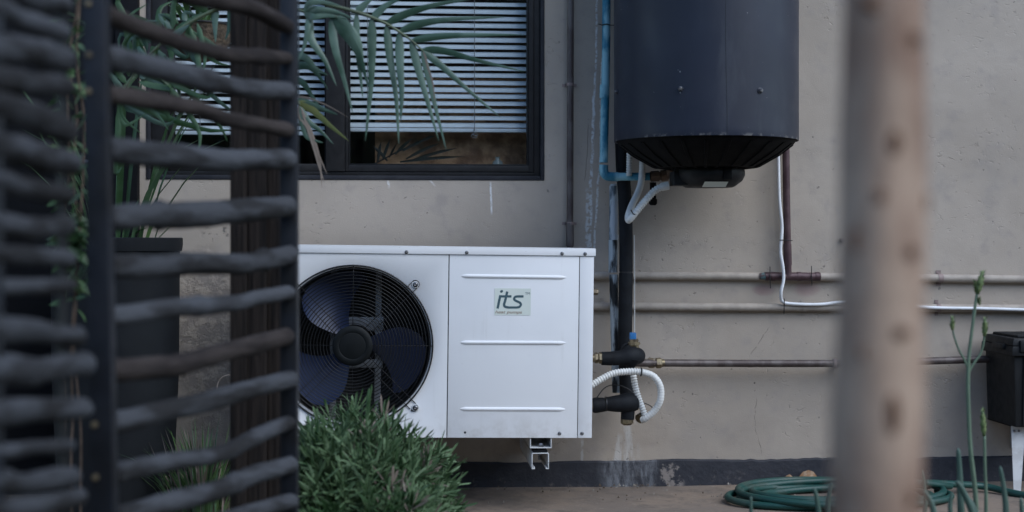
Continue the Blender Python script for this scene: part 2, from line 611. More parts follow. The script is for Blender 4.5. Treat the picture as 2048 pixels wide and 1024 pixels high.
M_POT = mat('charcoal_pot', (.007, .0085, .0105), .7, col2=(.010, .012, .014), nscale=6, bump=.15, bscale=80, bdist=.002, spec=.25)
M_SOIL = mat('potting_soil', (.03, .022, .016), .95, bump=.8, bscale=40, bdist=.01)
M_DOOR = mat('charcoal_door', (.0045, .005, .0065), .7, col2=(.0035, .004, .005), nscale=5, spec=.15)
M_BARK = mat('pale_pinkish_bark', (.235, .150, .110), .9, col2=(.45, .335, .255), nscale=16, lo=.36, hi=.64, bump=.8, bscale=30, bdist=.006, stretch=(1, 1, .45), detail=6, spec=.15)
M_KNOT = mat('bark_scar', (.11, .055, .032), .9, col2=(.17, .095, .06), nscale=30, spec=.2)
M_HOSE = mat('green_hose', (.005, .052, .042), .5, col2=(.030, .062, .048), nscale=14, lo=.45, hi=.66, bump=.4, bscale=220, bdist=.001)
M_PALM = leaf_material('palm_leaflet', (.042, .090, .060), (.130, .205, .160), .38, .9)
M_PALMY = leaf_material('yellowing_leaflet', (.13, .17, .06), (.20, .22, .08), .5, .9)
M_DRYLEAF = leaf_material('dry_leaflet', (.19, .15, .12), (.28, .23, .19), .7, .9)
M_STRAP = leaf_material('strap_leaf', (.032, .080, .028), (.090, .165, .085), .42, .9)
M_SHRUB = leaf_material('grey_green_shrub_leaf', (.022, .062, .016), (.150, .235, .118), .6, 1.15, nscale=14)
M_TWIG = mat('brown_twig', (.14, .095, .065), .85, col2=(.09, .06, .04), nscale=40)
M_RACHIS = mat('palm_rachis', (.10, .13, .07), .5, col2=(.08, .10, .06))
M_VINE = leaf_material('vine_leaf', (.05, .11, .04), (.10, .18, .06), .45, .9)
M_SUCC = leaf_material('succulent_leaf', (.075, .135, .105), (.11, .17, .135), .5, .9)
M_SUCCSTEM = mat('flower_stalk', (.13, .19, .125), .55, col2=(.10, .15, .10), nscale=20)
M_BUD = mat('green_bud', (.16, .21, .075), .6, col2=(.09, .14, .05), nscale=90, bump=.6, bscale=150, bdist=.003)
M_LITTER = mat('dry_fallen_leaf', (.23, .12, .055), .8, col2=(.33, .24, .16), nscale=30)
M_BITS = mat('paint_flakes', (.36, .33, .29), .85, col2=(.09, .065, .045), nscale=14, lo=.40, hi=.52)
M_LOG = mat('log_bark', (.06, .042, .034), .9, col2=(.03, .022, .018), nscale=12, bump=.7, bscale=30, bdist=.006)
M_COIR = mat('coir_basket', (.12, .085, .055), .95, col2=(.06, .045, .03), nscale=40, bump=1, bscale=70, bdist=.01)

# ------------------------------------------------------------------ the ground
mb = MB()
mb.add([(-300, -300, -.03), (300, -300, -.03), (300, 300, -.03), (-300, 300, -.03)], [(0, 1, 2, 3)])
tag(mb.build('ground', M_GROUND), kind='structure')

mb = MB()
nx, ny = 60, 40
vs = []
for j in range(ny + 1):
    for i in range(nx + 1):
        px_, py_ = -4 + 9 * i / nx, -1.05 + 1.05 * j / ny
        vs.append((px_, py_, .004 * (mnoise.noise(Vector((px_ * 2, py_ * 2, 0))) - .2) - (.0 if j < ny else 0)))
fs = [(j * (nx + 1) + i, j * (nx + 1) + i + 1, (j + 1) * (nx + 1) + i + 1, (j + 1) * (nx + 1) + i) for j in range(ny) for i in range(nx)]
mb.add(vs, fs)
tag(mb.build('patio', M_PATIO), kind='structure')

# unseen bank added behind the camera to block low sky (mirrored in the window)
mb = MB()
nx, ny = 90, 26
vs = []
for j in range(ny + 1):
    for i in range(nx + 1):
        u = j / ny
        x_ = -16 + 34 * i / nx
        y_ = -6.2 - 7 * u
        hgt = 3.1 * (1 - (1 - min(1, u * 2.6)) ** 2) if u > 0 else 0
        lump = .9 * mnoise.noise(Vector((x_ * .8, y_ * .8, 1))) + .35 * mnoise.noise(Vector((x_ * 2.6, y_ * 2.6, 4)))
        vs.append((x_, y_ + .5 * mnoise.noise(Vector((x_ * .7, 2, u * 5))), -.02 + hgt * (1 + .35 * lump)))
mb.add(vs, [(j * (nx + 1) + i, j * (nx + 1) + i + 1, (j + 1) * (nx + 1) + i + 1, (j + 1) * (nx + 1) + i) for j in range(ny) for i in range(nx)])
tag(mb.build('sky_blocking_bank', mat('added_bank', (.05, .055, .025), .95, col2=(.14, .085, .045), nscale=1.3, bump=1, bscale=9, bdist=.1), smooth=True), kind='structure')

# ------------------------------------------------------------------ house wall with its window opening
OL, OR = atY(292, 300, 0).x, atY(1089, 300, 0).x
OB = atY(800, 360.5, 0).z
OT = OB + 1.05
WX0, WX1, WZ1 = -4.0, 5.0, 3.4
mb = MB()


def wall_grid(x0, x1, z0, z1, nx, nz, y=0.0):
    vs = [(x0 + (x1 - x0) * i / nx, y, z0 + (z1 - z0) * j / nz) for j in range(nz + 1) for i in range(nx + 1)]
    fs = [(j * (nx + 1) + i, j * (nx + 1) + i + 1, (j + 1) * (nx + 1) + i + 1, (j + 1) * (nx + 1) + i) for j in range(nz) for i in range(nx)]
    mb.add(vs, fs)


rr = .012    # rounded plaster arris at the lower corners of the opening
wall_grid(WX0, OL, -.05, WZ1, 8, 8)
wall_grid(OR, WX1, -.05, WZ1, 8, 8)
wall_grid(OL, OR, -.05, OB, 8, 4)
wall_grid(OL, OR, OT, WZ1, 8, 4)
TH = .22
for (a, c) in (((OL, OB), (OR, OB)), ((OR, OB), (OR, OT)), ((OR, OT), (OL, OT)), ((OL, OT), (OL, OB))):
    mb.add([(a[0], 0, a[1]), (c[0], 0, c[1]), (c[0], TH, c[1]), (a[0], TH, a[1])], [(0, 1, 2, 3)])
mb.add([(WX0, 0, WZ1), (WX1, 0, WZ1), (WX1, TH, WZ1), (WX0, TH, WZ1)], [(0, 1, 2, 3)])
mb.add([(WX0, TH, -.05), (WX0, TH, WZ1), (WX0, 0, WZ1), (WX0, 0, -.05)], [(0, 1, 2, 3)])
mb.add([(WX1, TH, -.05), (WX1, TH, WZ1), (WX1, 0, WZ1), (WX1, 0, -.05)], [(0, 1, 2, 3)])
wall = mb.build('house_wall', M_WALL, smooth=False)
tag(wall, 'taupe plastered house wall with a black painted band along its foot', 'wall')

# the band: a skin of paint and plaster with a ragged upper edge
mb = MB()
n = 420
zt = []
for i in range(n + 1):
    xx = WX0 + (WX1 - WX0) * i / n
    px_z = .079 + .006 * mnoise.noise(Vector((xx * 4, 0, 0))) + .004 * mnoise.noise(Vector((xx * 34, 3, 0)))
    zt.append((xx, px_z))
vs, fs = [], []
for xx, zz in zt:
    vs += [(xx, -.012, -.03), (xx, -.010, zz - .004), (xx, -.006, zz), (xx, -.0005, zz + .001)]
for i in range(n):
    a, c = 4 * i, 4 * i + 4
    fs += [(a, c, c + 1, a + 1), (a + 1, c + 1, c + 2, a + 2), (a + 2, c + 2, c + 3, a + 3)]
mb.add(vs, fs)
mb.build('base_band', M_PLINTH, wall)

# the room behind the window
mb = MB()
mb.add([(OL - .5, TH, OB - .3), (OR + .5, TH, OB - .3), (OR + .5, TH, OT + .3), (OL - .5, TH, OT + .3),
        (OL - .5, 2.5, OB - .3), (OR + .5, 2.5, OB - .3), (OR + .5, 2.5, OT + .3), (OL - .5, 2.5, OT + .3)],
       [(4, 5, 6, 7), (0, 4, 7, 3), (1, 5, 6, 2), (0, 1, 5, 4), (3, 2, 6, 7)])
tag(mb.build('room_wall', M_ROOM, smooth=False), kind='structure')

# dark door leaf at the far left
DX1 = atY(280, 300, 0).x
dr = thing('door', 'dark charcoal door at the far left behind the stick screens', 'door', (DX1 - .45, -.02, 0))
MB().box(DX1 - .90, DX1 - .07, -.030, -.002, .02, 2.1).build('door_leaf', M_DOOR, dr, bevel=.003)
MB().box(DX1 - .068, DX1, -.045, -.0015, 0, 2.16).build('door_jamb', M_DOOR, dr, bevel=.003)
MB().box(DX1 - .97, DX1 - .902, -.045, -.0015, 0, 2.16).build('door_jamb', M_DOOR, dr, bevel=.003)
MB().box(DX1 - .90, DX1 - .07, -.0425, -.0015, 2.102, 2.16).build('door_head', M_DOOR, dr, bevel=.003)
mb = MB().tube([(DX1 - .14, -.03, 1.02), (DX1 - .14, -.075, 1.02), (DX1 - .25, -.08, 1.02)], .009, 8)
mb.build('handle', M_SCREW, dr)

# ------------------------------------------------------------------ window
win = thing('window', 'charcoal framed window in the taupe wall with venetian blinds behind its glass', 'window', ((OL + OR) / 2, 0, OB))


def frame_rect(x0, x1, z0, z1, wl, wr, wb, wt, y0, y1):
    m = MB()
    m.box(x0, x0 + wl, y0, y1, z0, z1)
    m.box(x1 - wr, x1, y0, y1, z0, z1)
    m.box(x0 + wl, x1 - wr, y0 + .0004, y1 - .0004, z0, z0 + wb)
    m.box(x0 + wl, x1 - wr, y0 + .0004, y1 - .0004, z1 - wt, z1)
    return m


S = 1 / 632.0
# painted plaster edge round the opening, proud of the aluminium
frame_rect(OL + .001, OR - .001, OB + .001, OT - .001, .013, .012, .014, .012, -.004, .10).build('painted_surround', M_REVEAL, win, bevel=.003)
ox0, ox1, oz0, oz1 = OL + .014, OR - .013, OB + .015, OT - .013
frame_rect(ox0, ox1, oz0, oz1, .050, .020, .012, .03, .010, .085).build('outer_frame', M_FRAME, win, bevel=.0015)
ix0, ix1, iz0, iz1 = ox0 + .051, ox1 - .021, oz0 + .013, oz1 - .031
MX0, MX1 = atY(652, 200, .01).x, atY(690, 200, .01).x
MB().box(MX0, MX1, .004, .09, iz0, iz1).build('mullion', M_FRAME, win, bevel=.0015)
sash_r = frame_rect(MX1 + .001, ix1, iz0, iz1, .010, .016, .020, .02, .006, .060)
sash_r.build('sash', M_FRAME, win, bevel=.0015)
sash_l = frame_rect(ix0, MX0 - .001, iz0, iz1, .014, .004, .024, .02, .020, .070)
sash_l.build('sash', M_FRAME, win, bevel=.0015)
b1 = frame_rect(MX1 + .0115, ix1 - .0165, iz0 + .0205, iz1 - .0205, .004, .004, .004, .004, .012, .046)
b1.build('glazing_bead', M_BLKPLASTIC, win, bevel=.001)
MB().box(MX1 + .014, ix1 - .019, .030, .034, iz0 + .023, iz1 - .023).build('pane', M_GLASS, win, smooth=False)
MB().box(ix0 + .012, MX0 - .004, .042, .046, iz0 + .022, iz1 - .018).build('pane', M_GLASS, win, smooth=False)


# ------------------------------------------------------------------ venetian blinds
def blind(x0, x1, zb, zt, Y, label, cord_px, tilt):
    root = thing('venetian_blind', label, 'blind', ((x0 + x1) / 2, Y, zb), 'venetian blinds behind the window')
    L = x1 - x0
    prof = []
    k = 7
    wd = .0195
    for i in range(k):
        u = -.5 + i / (k - 1)
        yy, zz = u * wd, .0035 * (1 - 4 * u * u)
        prof.append((yy * math.cos(tilt) - zz * math.sin(tilt), yy * math.sin(tilt) + zz * math.cos(tilt)))
    m = MB()
    vs = []
    for (yy, zz) in prof: vs += [(-L / 2, yy, zz), (L / 2, yy, zz)]
    for (yy, zz) in prof: vs += [(-L / 2, yy, zz - .0006), (L / 2, yy, zz - .0006)]
    fs = [(2 * i, 2 * i + 1, 2 * i + 3, 2 * i + 2) for i in range(k - 1)]
    fs += [(2 * k + 2 * i, 2 * k + 2 * i + 2, 2 * k + 2 * i + 3, 2 * k + 2 * i + 1) for i in range(k - 1)]
    m.add(vs, fs)
    me = m.mesh('slat', M_SLAT, Vector((0, 0, 0)), True, 0)
    pitch = .0229
    z, i = .02, 0
    while zb + z < zt:
        inst('slat', me, root, (rnd.uniform(-.0015, .0015), 0, z + rnd.uniform(-.0012, .0012)), (rnd.uniform(-.10, .10), rnd.uniform(-.0022, .0022), 0))
        z += pitch
    MB().box(x0, x1, Y - .012, Y + .012, zb - .004, zb + .008).build('bottom_rail', M_SLAT, root, bevel=.003)
    for c in cord_px:
        MB().tube([(c, Y - .017, zb), (c, Y - .017, zt)], .0012, 6).build('ladder_cord', M_CORD, root)
    return root


bz = atY(900, 262, .085).z
br = blind(MX1 + .014, ix1 - .012, bz, iz1, .085, 'white venetian blind behind the wider right-hand window pane', [atY(949, 100, .07).x, atY(735, 100, .07).x], R(52))
blind(ix0 + .010, MX0 - .002, bz - .012, iz1, .095, 'white venetian blind behind the narrow left-hand pane, mostly hidden by the gate', [ix0 + .09, MX0 - .09], R(44))
mb = MB()
c = atY(949, 268, .065)
mb.tube(smooth_path([c + Vector((0, 0, .02)), c + Vector((-.004, 0, 0)), c + Vector((.004, -.002, -.006)), c + Vector((.010, 0, -.002)), c + Vector((.002, .002, .004)), c + Vector((-.010, 0, -.006)), c + Vector((-.002, 0, -.012)), c + Vector((.008, 0, -.010))], 4), .0011, 5)
mb.build('cord_tassel', M_CORD, br)

# inside sill, board added for the garden's reflection in the glass, ornament
SILLZ = iz0 + .022
MB().box(ix0, ix1, .105, .30, SILLZ - .03, SILLZ - .008).build('inner_sill', M_ROOM, win)
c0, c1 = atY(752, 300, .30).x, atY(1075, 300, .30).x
bb = thing('reflection_board', 'mottled brown board behind the lower glass, partly standing in for the reflected garden', 'board', ((c0 + c1) / 2, .29, SILLZ - .008))
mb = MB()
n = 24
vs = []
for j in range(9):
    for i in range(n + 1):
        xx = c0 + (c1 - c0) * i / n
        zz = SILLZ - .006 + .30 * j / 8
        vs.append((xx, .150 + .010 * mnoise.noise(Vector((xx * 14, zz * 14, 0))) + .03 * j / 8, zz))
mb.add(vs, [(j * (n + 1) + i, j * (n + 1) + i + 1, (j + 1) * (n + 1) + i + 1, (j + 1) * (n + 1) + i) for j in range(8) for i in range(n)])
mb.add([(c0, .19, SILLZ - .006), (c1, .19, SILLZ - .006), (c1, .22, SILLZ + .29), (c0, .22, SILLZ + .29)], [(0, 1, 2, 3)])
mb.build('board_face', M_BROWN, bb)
gv = thing('glass_ornament', 'small shiny clear glass ornament on the inside window sill', 'ornament', (atY(995, 312, .118).x, .118, SILLZ - .008))
mb = MB().lathe([(.0, 0), (.016, 0), (.02, .012), (.016, .024), (.006, .032), (.009, .04)], gv.location, 20)
ob_m, nt_, b_ = new_mat('ornament_glass')
b_.inputs['Base Color'].default_value = (.5, .55, .5, 1)
b_.inputs['Roughness'].default_value = .05
b_.inputs['Transmission Weight'].default_value = .6
mb.build('glass_body', ob_m, gv, smooth=True)

# dark leaf added behind the glass for the frond silhouettes reflected in it
il = thing('reflected_leaf', 'dark feathery leaf standing in for palm fronds reflected in the lower window glass', 'leaf', atY(768, 318, .108))
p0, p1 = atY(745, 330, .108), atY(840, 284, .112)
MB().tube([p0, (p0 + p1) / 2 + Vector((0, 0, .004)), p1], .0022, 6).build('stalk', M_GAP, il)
M_DARKLEAF = leaf_material('dark_reflected_leaf', (.012, .014, .010), (.02, .022, .014), .5)
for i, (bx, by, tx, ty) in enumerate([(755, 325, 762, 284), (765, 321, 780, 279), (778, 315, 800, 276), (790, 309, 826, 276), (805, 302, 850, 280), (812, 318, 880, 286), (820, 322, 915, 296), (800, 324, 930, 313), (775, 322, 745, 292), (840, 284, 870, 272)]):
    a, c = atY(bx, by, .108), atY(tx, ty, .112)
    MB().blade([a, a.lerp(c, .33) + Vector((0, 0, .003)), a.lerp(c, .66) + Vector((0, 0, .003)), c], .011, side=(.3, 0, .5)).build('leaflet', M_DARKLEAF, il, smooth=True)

# ------------------------------------------------------------------ heat pump
YF = -.45
UO = atY(1183.5, 876, YF)
ROLL = .0125
unit = thing('heat_pump', 'white outdoor heat pump with a round black fan grille, mounted low on the wall', 'heat pump', UO)
unit.rotation_euler = (0, ROLL, 0)
CR, SR = math.cos(ROLL), math.sin(ROLL)


def U(px, py, dy=0.0):
    """point on the front of the unit, in the unit's own axes"""
    p = atY(px, py, YF + dy) - UO
    return Vector((p.x * CR - p.z * SR, dy, p.x * SR + p.z * CR))


class UB(MB):
    def build(s, name, mat, parent=None, **k):
        off = Vector((0, 0, 0))
        me = s.mesh(name, mat, off, k.get('smooth', 'auto'), k.get('bevel', 0))
        o = bpy.data.objects.new(name, me)
        COL.objects.link(o)
        o.parent = parent if parent is not None else unit
        return o


UZT = U(1189, 497).z
UXL = -.97
UXR = .0
FLZ = U(1100, 511).z
XJ = U(896, 700).x            # joint between fan panel and service panel
XC = U(1157, 700).x           # joint between service panel and corner post
DEP = .335
# body shell: sides, back, floor
UB().box(UXR - .004, UXR - .0006, .004, DEP, 0, FLZ - .001).build('side_panel', M_WHITE, bevel=.001)
UB().box(UXL + .0006, UXL + .004, .004, DEP, 0, FLZ - .001).build('side_panel', M_WHITE, bevel=.001)
UB().box(UXL + .006, UXR - .006, .02, DEP - .003, .000, .005).build('base_tray', M_WHITE2, bevel=.001)
UB().box(UXL + .006, UXR - .006, DEP - .02, DEP - .002, .007, FLZ - .002).build('coil', M_COIL)
# lid with a turned-down lip
lid = UB()
lid.box(UXL - .003, UXR + .0045, -.004, DEP + .003, UZT - .0015, UZT)
lid.box(UXL - .003, UXR + .0045, -.004, -.002, FLZ, UZT - .0015)
lid.box(UXR + .003, UXR + .0045, -.002, DEP + .003, FLZ, UZT - .0015)
lid.box(UXL - .003, UXL - .0015, -.002, DEP + .003, FLZ, UZT - .0015)
lid.build('lid', M_WHITE, bevel=.0006)
# black behind the joints
UB().box(XJ - .02, UXR - .006, .006, .009, .006, FLZ - .003).build('divider', M_GAP)

# fan panel with a round opening and a rolled lip
FC = U(705.5, 690.5)
FR = 160.0 / FPX * (YF - CAM.y) * 1.0
FR = (U(865, 690).x - U(705.5, 690).x)
px0, px1, pz0, pz1 = UXL + .001, XJ - .0016, .0, FLZ - .0005


def rect_hit(a):
    dx, dz = math.cos(a), math.sin(a)
    ts = []
    if dx > 1e-9: ts.append((px1 - FC.x) / dx)
    if dx < -1e-9: ts.append((px0 - FC.x) / dx)
    if dz > 1e-9: ts.append((pz1 - FC.z) / dz)
    if dz < -1e-9: ts.append((pz0 - FC.z) / dz)
    t = min(ts)
    return FC.x + dx * t, FC.z + dz * t


angs = sorted([2 * math.pi * k / 128 for k in range(128)] + [math.atan2(zz - FC.z, xx - FC.x) % (2 * math.pi) for xx in (px0, px1) for zz in (pz0, pz1)])
fp = UB()
na = len(angs)
rings = [(None, .002), (None, 0.0), (FR - .0005, 0.0), (FR - .004, .0025), (FR - .005, .012), (FR - .003, .030), (FR + .004, .045)]
for (r_, y_) in rings:
    for a in angs:
        if r_ is None:
            hx, hz = rect_hit(a)
            fp.v.append(Vector((hx, y_, hz)))
        else:
            fp.v.append(Vector((FC.x + math.cos(a) * r_, y_, FC.z + math.sin(a) * r_)))
for i in range(len(rings) - 1):
    for k in range(na):
        k2 = (k + 1) % na
        fp.f.append((i * na + k, i * na + k2, (i + 1) * na + k2, (i + 1) * na + k))
fp.build('fan_panel', M_WHITE)
# fan chamber
fb = UB()
fb.box(px0 + .008, px1 - .02, .22, .224, .008, pz1 - .01)
fb.build('chamber_back', M_COIL)
fb = UB()
fb.box(px1 - .02, px1 - .012, .05, .22, .008, pz1 - .01)
fb.box(px0 + .008, px0 + .014, .05, .22, .008, pz1 - .01)
fb.build('chamber_side', M_INNER)
# motor bracket
mbk = UB()
for xx in (U(755, 600).x, U(662, 600).x):
    mbk.box(xx - .009, xx + .009, .16, .172, .01, FLZ - .02)
mbk.box(U(650, 640).x, U(765, 640).x, .157, .1595, U(700, 668).z, U(700, 640).z)
mbk.box(U(650, 640).x, U(765, 640).x, .157, .1595, U(700, 745).z, U(700, 728).z)
mbk.build('motor_bracket', M_BRACK, bevel=.001)
UB().lathe([(.0, .10), (.045, .10), (.05, .105), (.05, .156)], (FC.x, 0, FC.z), 28, 'Y').build('fan_motor', M_INNER)
# three broad pitched blades
blade_c = [R(122), R(-10), R(228)]
for ci, bc in enumerate(blade_c):
    m = UB()
    nr, na2 = 8, 14
    vs = []
    for i in range(nr + 1):
        u = i / nr
        r_ = .036 + (FR * .93 - .036) * u
        half = R(33) * (0.62 + .38 * math.sin(min(1, u * 1.15) * math.pi / 2)) * (1 - .05 * u)
        sweep = -R(20) * u * u + R(8)
        for k in range(na2 + 1):
            v_ = -1 + 2 * k / na2
            trim = 1 - .10 * (abs(v_) ** 4) * u
            a = bc + sweep + half * v_
            vs.append((FC.x + math.cos(a) * r_ * trim, 0.096 - .060 * v_ * (.35 + .65 * u) + .006 * v_ * v_, FC.z + math.sin(a) * r_ * trim))
    top = len(vs)
    vs += [(x_, y_ + .0022, z_) for (x_, y_, z_) in vs]
    W_ = na2 + 1
    fs = []
    for i in range(nr):
        for k in range(na2):
            fs.append((i * W_ + k, i * W_ + k + 1, (i + 1) * W_ + k + 1, (i + 1) * W_ + k))
            fs.append((top + i * W_ + k, top + (i + 1) * W_ + k, top + (i + 1) * W_ + k + 1, top + i * W_ + k + 1))
    for k in range(na2):
        fs.append((nr * W_ + k, nr * W_ + k + 1, top + nr * W_ + k + 1, top + nr * W_ + k))
        fs.append((k, top + k, top + k + 1, k + 1))
    for i in range(nr):
        fs.append((i * W_, (i + 1) * W_, top + (i + 1) * W_, top + i * W_))
        fs.append((i * W_ + na2, top + i * W_ + na2, top + (i + 1) * W_ + na2, (i + 1) * W_ + na2))
    m.add(vs, fs).build('fan_blade', M_BLADE, smooth='auto')
UB().lathe([(.0, .060), (.034, .060), (.040, .066), (.040, .104)], (FC.x, 0, FC.z), 32, 'Y').build('fan_hub', M_BLADE)


# wire grille: rings, spokes and the four fixing loops
gr = UB()


def ring(r_, y_, wr, seg=96):
    pts = [(FC.x + math.cos(2 * math.pi * k / seg) * r_, y_, FC.z + math.sin(2 * math.pi * k / seg) * r_) for k in range(seg + 1)]
    gr.tube(pts, wr, 5, caps=False)


RH = .055
nring = 19
dome = lambda r_: -.004 - .016 * (1 - (r_ / FR) ** 2) ** .8
for k in range(nring + 1):
    r_ = RH + (FR - RH) * k / nring
    ring(r_ if k < nring else FR + .0005, dome(min(r_, FR * .999)), .0013 if k < nring else .0024)


def spoke(a, off, r0, r1):
    d = Vector((math.cos(a), 0, math.sin(a)))
    s_ = Vector((-math.sin(a), 0, math.cos(a)))
    pts = []
    for k in range(9):
        r_ = r0 + (r1 - r0) * k / 8
        pts.append(FC + d * r_ + s_ * off + Vector((0, dome(min(r_, FR * .999)) + .002, 0)))
    gr.tube(pts, .0013, 5)


lug = U(831, 568)
la = math.atan2(lug.z - FC.z, lug.x - FC.x)
lr = (lug - FC).length
for k in range(4):
    spoke(k * math.pi / 2, 0, RH * .8, FR)
    a = la + k * math.pi / 2
    for off in (-.0110, .0110):
        spoke(a, off, RH * .8, lr - .004)
    d = Vector((math.cos(a), 0, math.sin(a)))
    s_ = Vector((-math.sin(a), 0, math.cos(a)))
    c = FC + d * (lr - .001) + Vector((0, -.0025, 0))
    gr.tube([c + (d * math.sin(q * math.pi / 8) + s_ * -math.cos(q * math.pi / 8)) * .0110 for q in range(9)], .0016, 6)
grille = gr.build('fan_grille', M_WIRE, smooth=True)
hb = UB().lathe([(.0, -.0265), (.034, -.0265), (.0375, -.0255), (.040, -.0268), (.052, -.0255), (.0565, -.022), (.0565, -.0175)], (FC.x, 0, FC.z), 56, 'Y')
hb.build('grille_badge', M_HUBCAP, smooth='auto', parent=grille)

# service panel with three pressed ribs, corner post
SP = UB().box(XJ + .0012, XC - .0010, 0.0, .0025, .0, FLZ - .0005).build('service_panel', M_WHITE, bevel=.0008)
for (x0_, y0_, x1_, y1_) in ((922, 552, 1133, 555), (920, 685, 1132, 686), (919, 818, 1131, 819)):
    a, c = U(x0_, y0_), U(x1_, y1_)
    m = UB()
    n = 20
    vs, fs = [], []
    ln = c.x - a.x
    K = 9
    for i in range(n + 1):
        u = i / n
        e = min(u, 1 - u) * ln / .006
        hgt = math.sqrt(max(0, 1 - (1 - min(1, e)) ** 2)) if e < 1 else 1
        for k in range(K):
            v_ = -1 + 2 * k / (K - 1)
            vs.append((a.x + ln * u, .0003 - .0042 * hgt * math.cos(v_ * math.pi / 2) ** .8, a.z + (c.z - a.z) * u + v_ * .0062 * (.4 + .6 * hgt)))
    for i in range(n):
        for k in range(K - 1):
            fs.append((i * K + k, (i + 1) * K + k, (i + 1) * K + k + 1, i * K + k + 1))
    m.add(vs, fs).build('pressed_rib', M_WHITE, parent=SP, smooth=True)
UB().box(XC + .0010, UXR, -.0003, .0025, .0, FLZ - .0005).build('corner_panel', M_WHITE, bevel=.0012)


# screws with a washer and a cross slot
def screw_mesh():
    m = MB()
    m.lathe([(.0052, 0), (.0052, -.0007), (.0040, -.0010)], (0, 0, 0), 16, 'Y')
    m.lathe([(.0040, -.0010), (.0038, -.0024), (.0022, -.0034), (.0012, -.0030), (.0, -.0022)], (0, 0, 0), 16, 'Y')
    return m.mesh('screw', M_SCREW, Vector((0, 0, 0)), 'auto', 0)


SCREW = screw_mesh()
for (sx, sy, dy) in ((594, 500, -.004), (813, 504, -.004), (933.5, 505, -.004), (1124, 507, -.004), (1170, 507.5, -.004), (1119, 867, 0), (1164, 867, -.0003), (831, 569, -.004), (831, 815, -.004)):
    p = U(sx, sy)
    inst('screw', SCREW, unit, (p.x, dy, p.z), (0, rnd.uniform(0, 6), 0), (1.5, 1.5, 1.5) if sx == 831 else (1, 1, 1))
for sy in (569, 815):
    p = U(831, sy)
    UB().lathe([(.0, -.0038), (.0100, -.0038), (.0104, -.003), (.0104, -.001)], (p.x, 0, p.z), 24, 'Y').build('washer', M_WHITE2)
p = U(930, 865)
UB().lathe([(.0, -.0002), (.0032, -.0002)], (p.x, 0, p.z), 14, 'Y').build('empty_screw_hole', M_GAP)
for (sx, sy) in ((1190, 506), (1187, 864)):
    p = U(sx, sy, .03)
    inst('screw', SCREW, unit, (UXR + (.0045 if sy < 600 else -.0006), .03, p.z), (0, 0, R(90)))

# sticker with its lettering
s0, s1 = U(988.7, 630), U(1062, 577)
st = UB().box(s0.x, s1.x, -.0007, .0, s0.z, s1.z).build('sticker', M_STICKER)
st['label'] = 'pale rectangular maker sticker reading its heat pumps'
CS = 11.377


def LQ(cx, cy):
    p = U(960 + cx / CS, 560 + cy / CS)
    return p.x, p.z


def stroke(pts, wd, y=-.0011, closed=False, name='lettering'):
    """a flat bar of even width along points given in the logo's own drawing"""
    P = [Vector(p) for p in pts]
    L_, R_ = [], []
    for i, p in enumerate(P):
        a = P[max(i - 1, 0)]
        b = P[min(i + 1, len(P) - 1)]
        t = (b - a).normalized()
        nn = Vector((-t.y, t.x)) * wd / 2
        L_.append(p + nn)
        R_.append(p - nn)
    m = UB()
    vs = []
    for a, b in zip(L_, R_):
        for q in (a, b):
            xx, zz = LQ(q.x, q.y)
            vs.append((xx, y, zz))
    fs = [(2 * i, 2 * i + 1, 2 * i + 3, 2 * i + 2) for i in range(len(P) - 1)]
    m.add(vs, fs)
    return m


def cr2(pts, sub=6):
    return [(v.x, v.y) for v in smooth_path([Vector((a, b, 0)) for a, b in pts], sub)]


lg = UB()
for m in (stroke([(463, 346), (400, 648)], 54),
          stroke([(452, 372), (716, 372)], 52, -.00105),
          stroke([(620, 262), (582, 430)] + cr2([(570, 480), (548, 560), (572, 606), (650, 625)]), 54, -.0012),
          stroke([(640, 625), (820, 625)] + cr2([(830, 625), (895, 610), (930, 560), (905, 515), (850, 488), (800, 462), (777, 430), (800, 385), (860, 373)]) + [(990, 373)], 52, -.00115)):
    lg.add(m.v, m.f)
vs = []
for k in range(20):
    a = 2 * math.pi * k / 20
    vs.append((490 + 33 * math.cos(a) - 6 * math.sin(a), 258 + 32 * math.sin(a)))
lg.add([(LQ(*q)[0], -.0011, LQ(*q)[1]) for q in vs], [tuple(range(20))])
lg.build('lettering', M_INK, parent=st, smooth=False)


def text(body, cx, cy, size_px, width_px, material, shear, parent):
    cu = bpy.data.curves.new('lettering', 'FONT')
    cu.body = body
    cu.shear = shear
    cu.size = 1
    cu.extrude = 0
    o = bpy.data.objects.new('lettering', cu)
    COL.objects.link(o)
    bpy.context.view_layer.update()
    dg = bpy.context.evaluated_depsgraph_get()
    me = bpy.data.meshes.new_from_object(o.evaluated_get(dg))
    bpy.data.objects.remove(o)
    me.name = 'lettering'
    me.materials.clear()
    me.materials.append(material)
    xs = [v.co.x for v in me.vertices]
    zs = [v.co.y for v in me.vertices]
    x0_, zz0 = LQ(cx, cy)
    xw = LQ(cx + width_px, cy)[0] - x0_
    sx = xw / (max(xs) - min(xs))
    cap = size_px / CS / FPX * (YF - CAM.y)
    for v in me.vertices:
        v.co = Vector((x0_ + (v.co.x - min(xs)) * sx, -.0012, zz0 + v.co.y * cap / .7))
    o = bpy.data.objects.new('lettering', me)
    COL.objects.link(o)
    o.parent = parent
    return o


text('heat pumps', 348, 757, 66, 608, M_INK2, .25, st)
text('TM', 1026, 332, 56, 110, M_INK, 0, st)

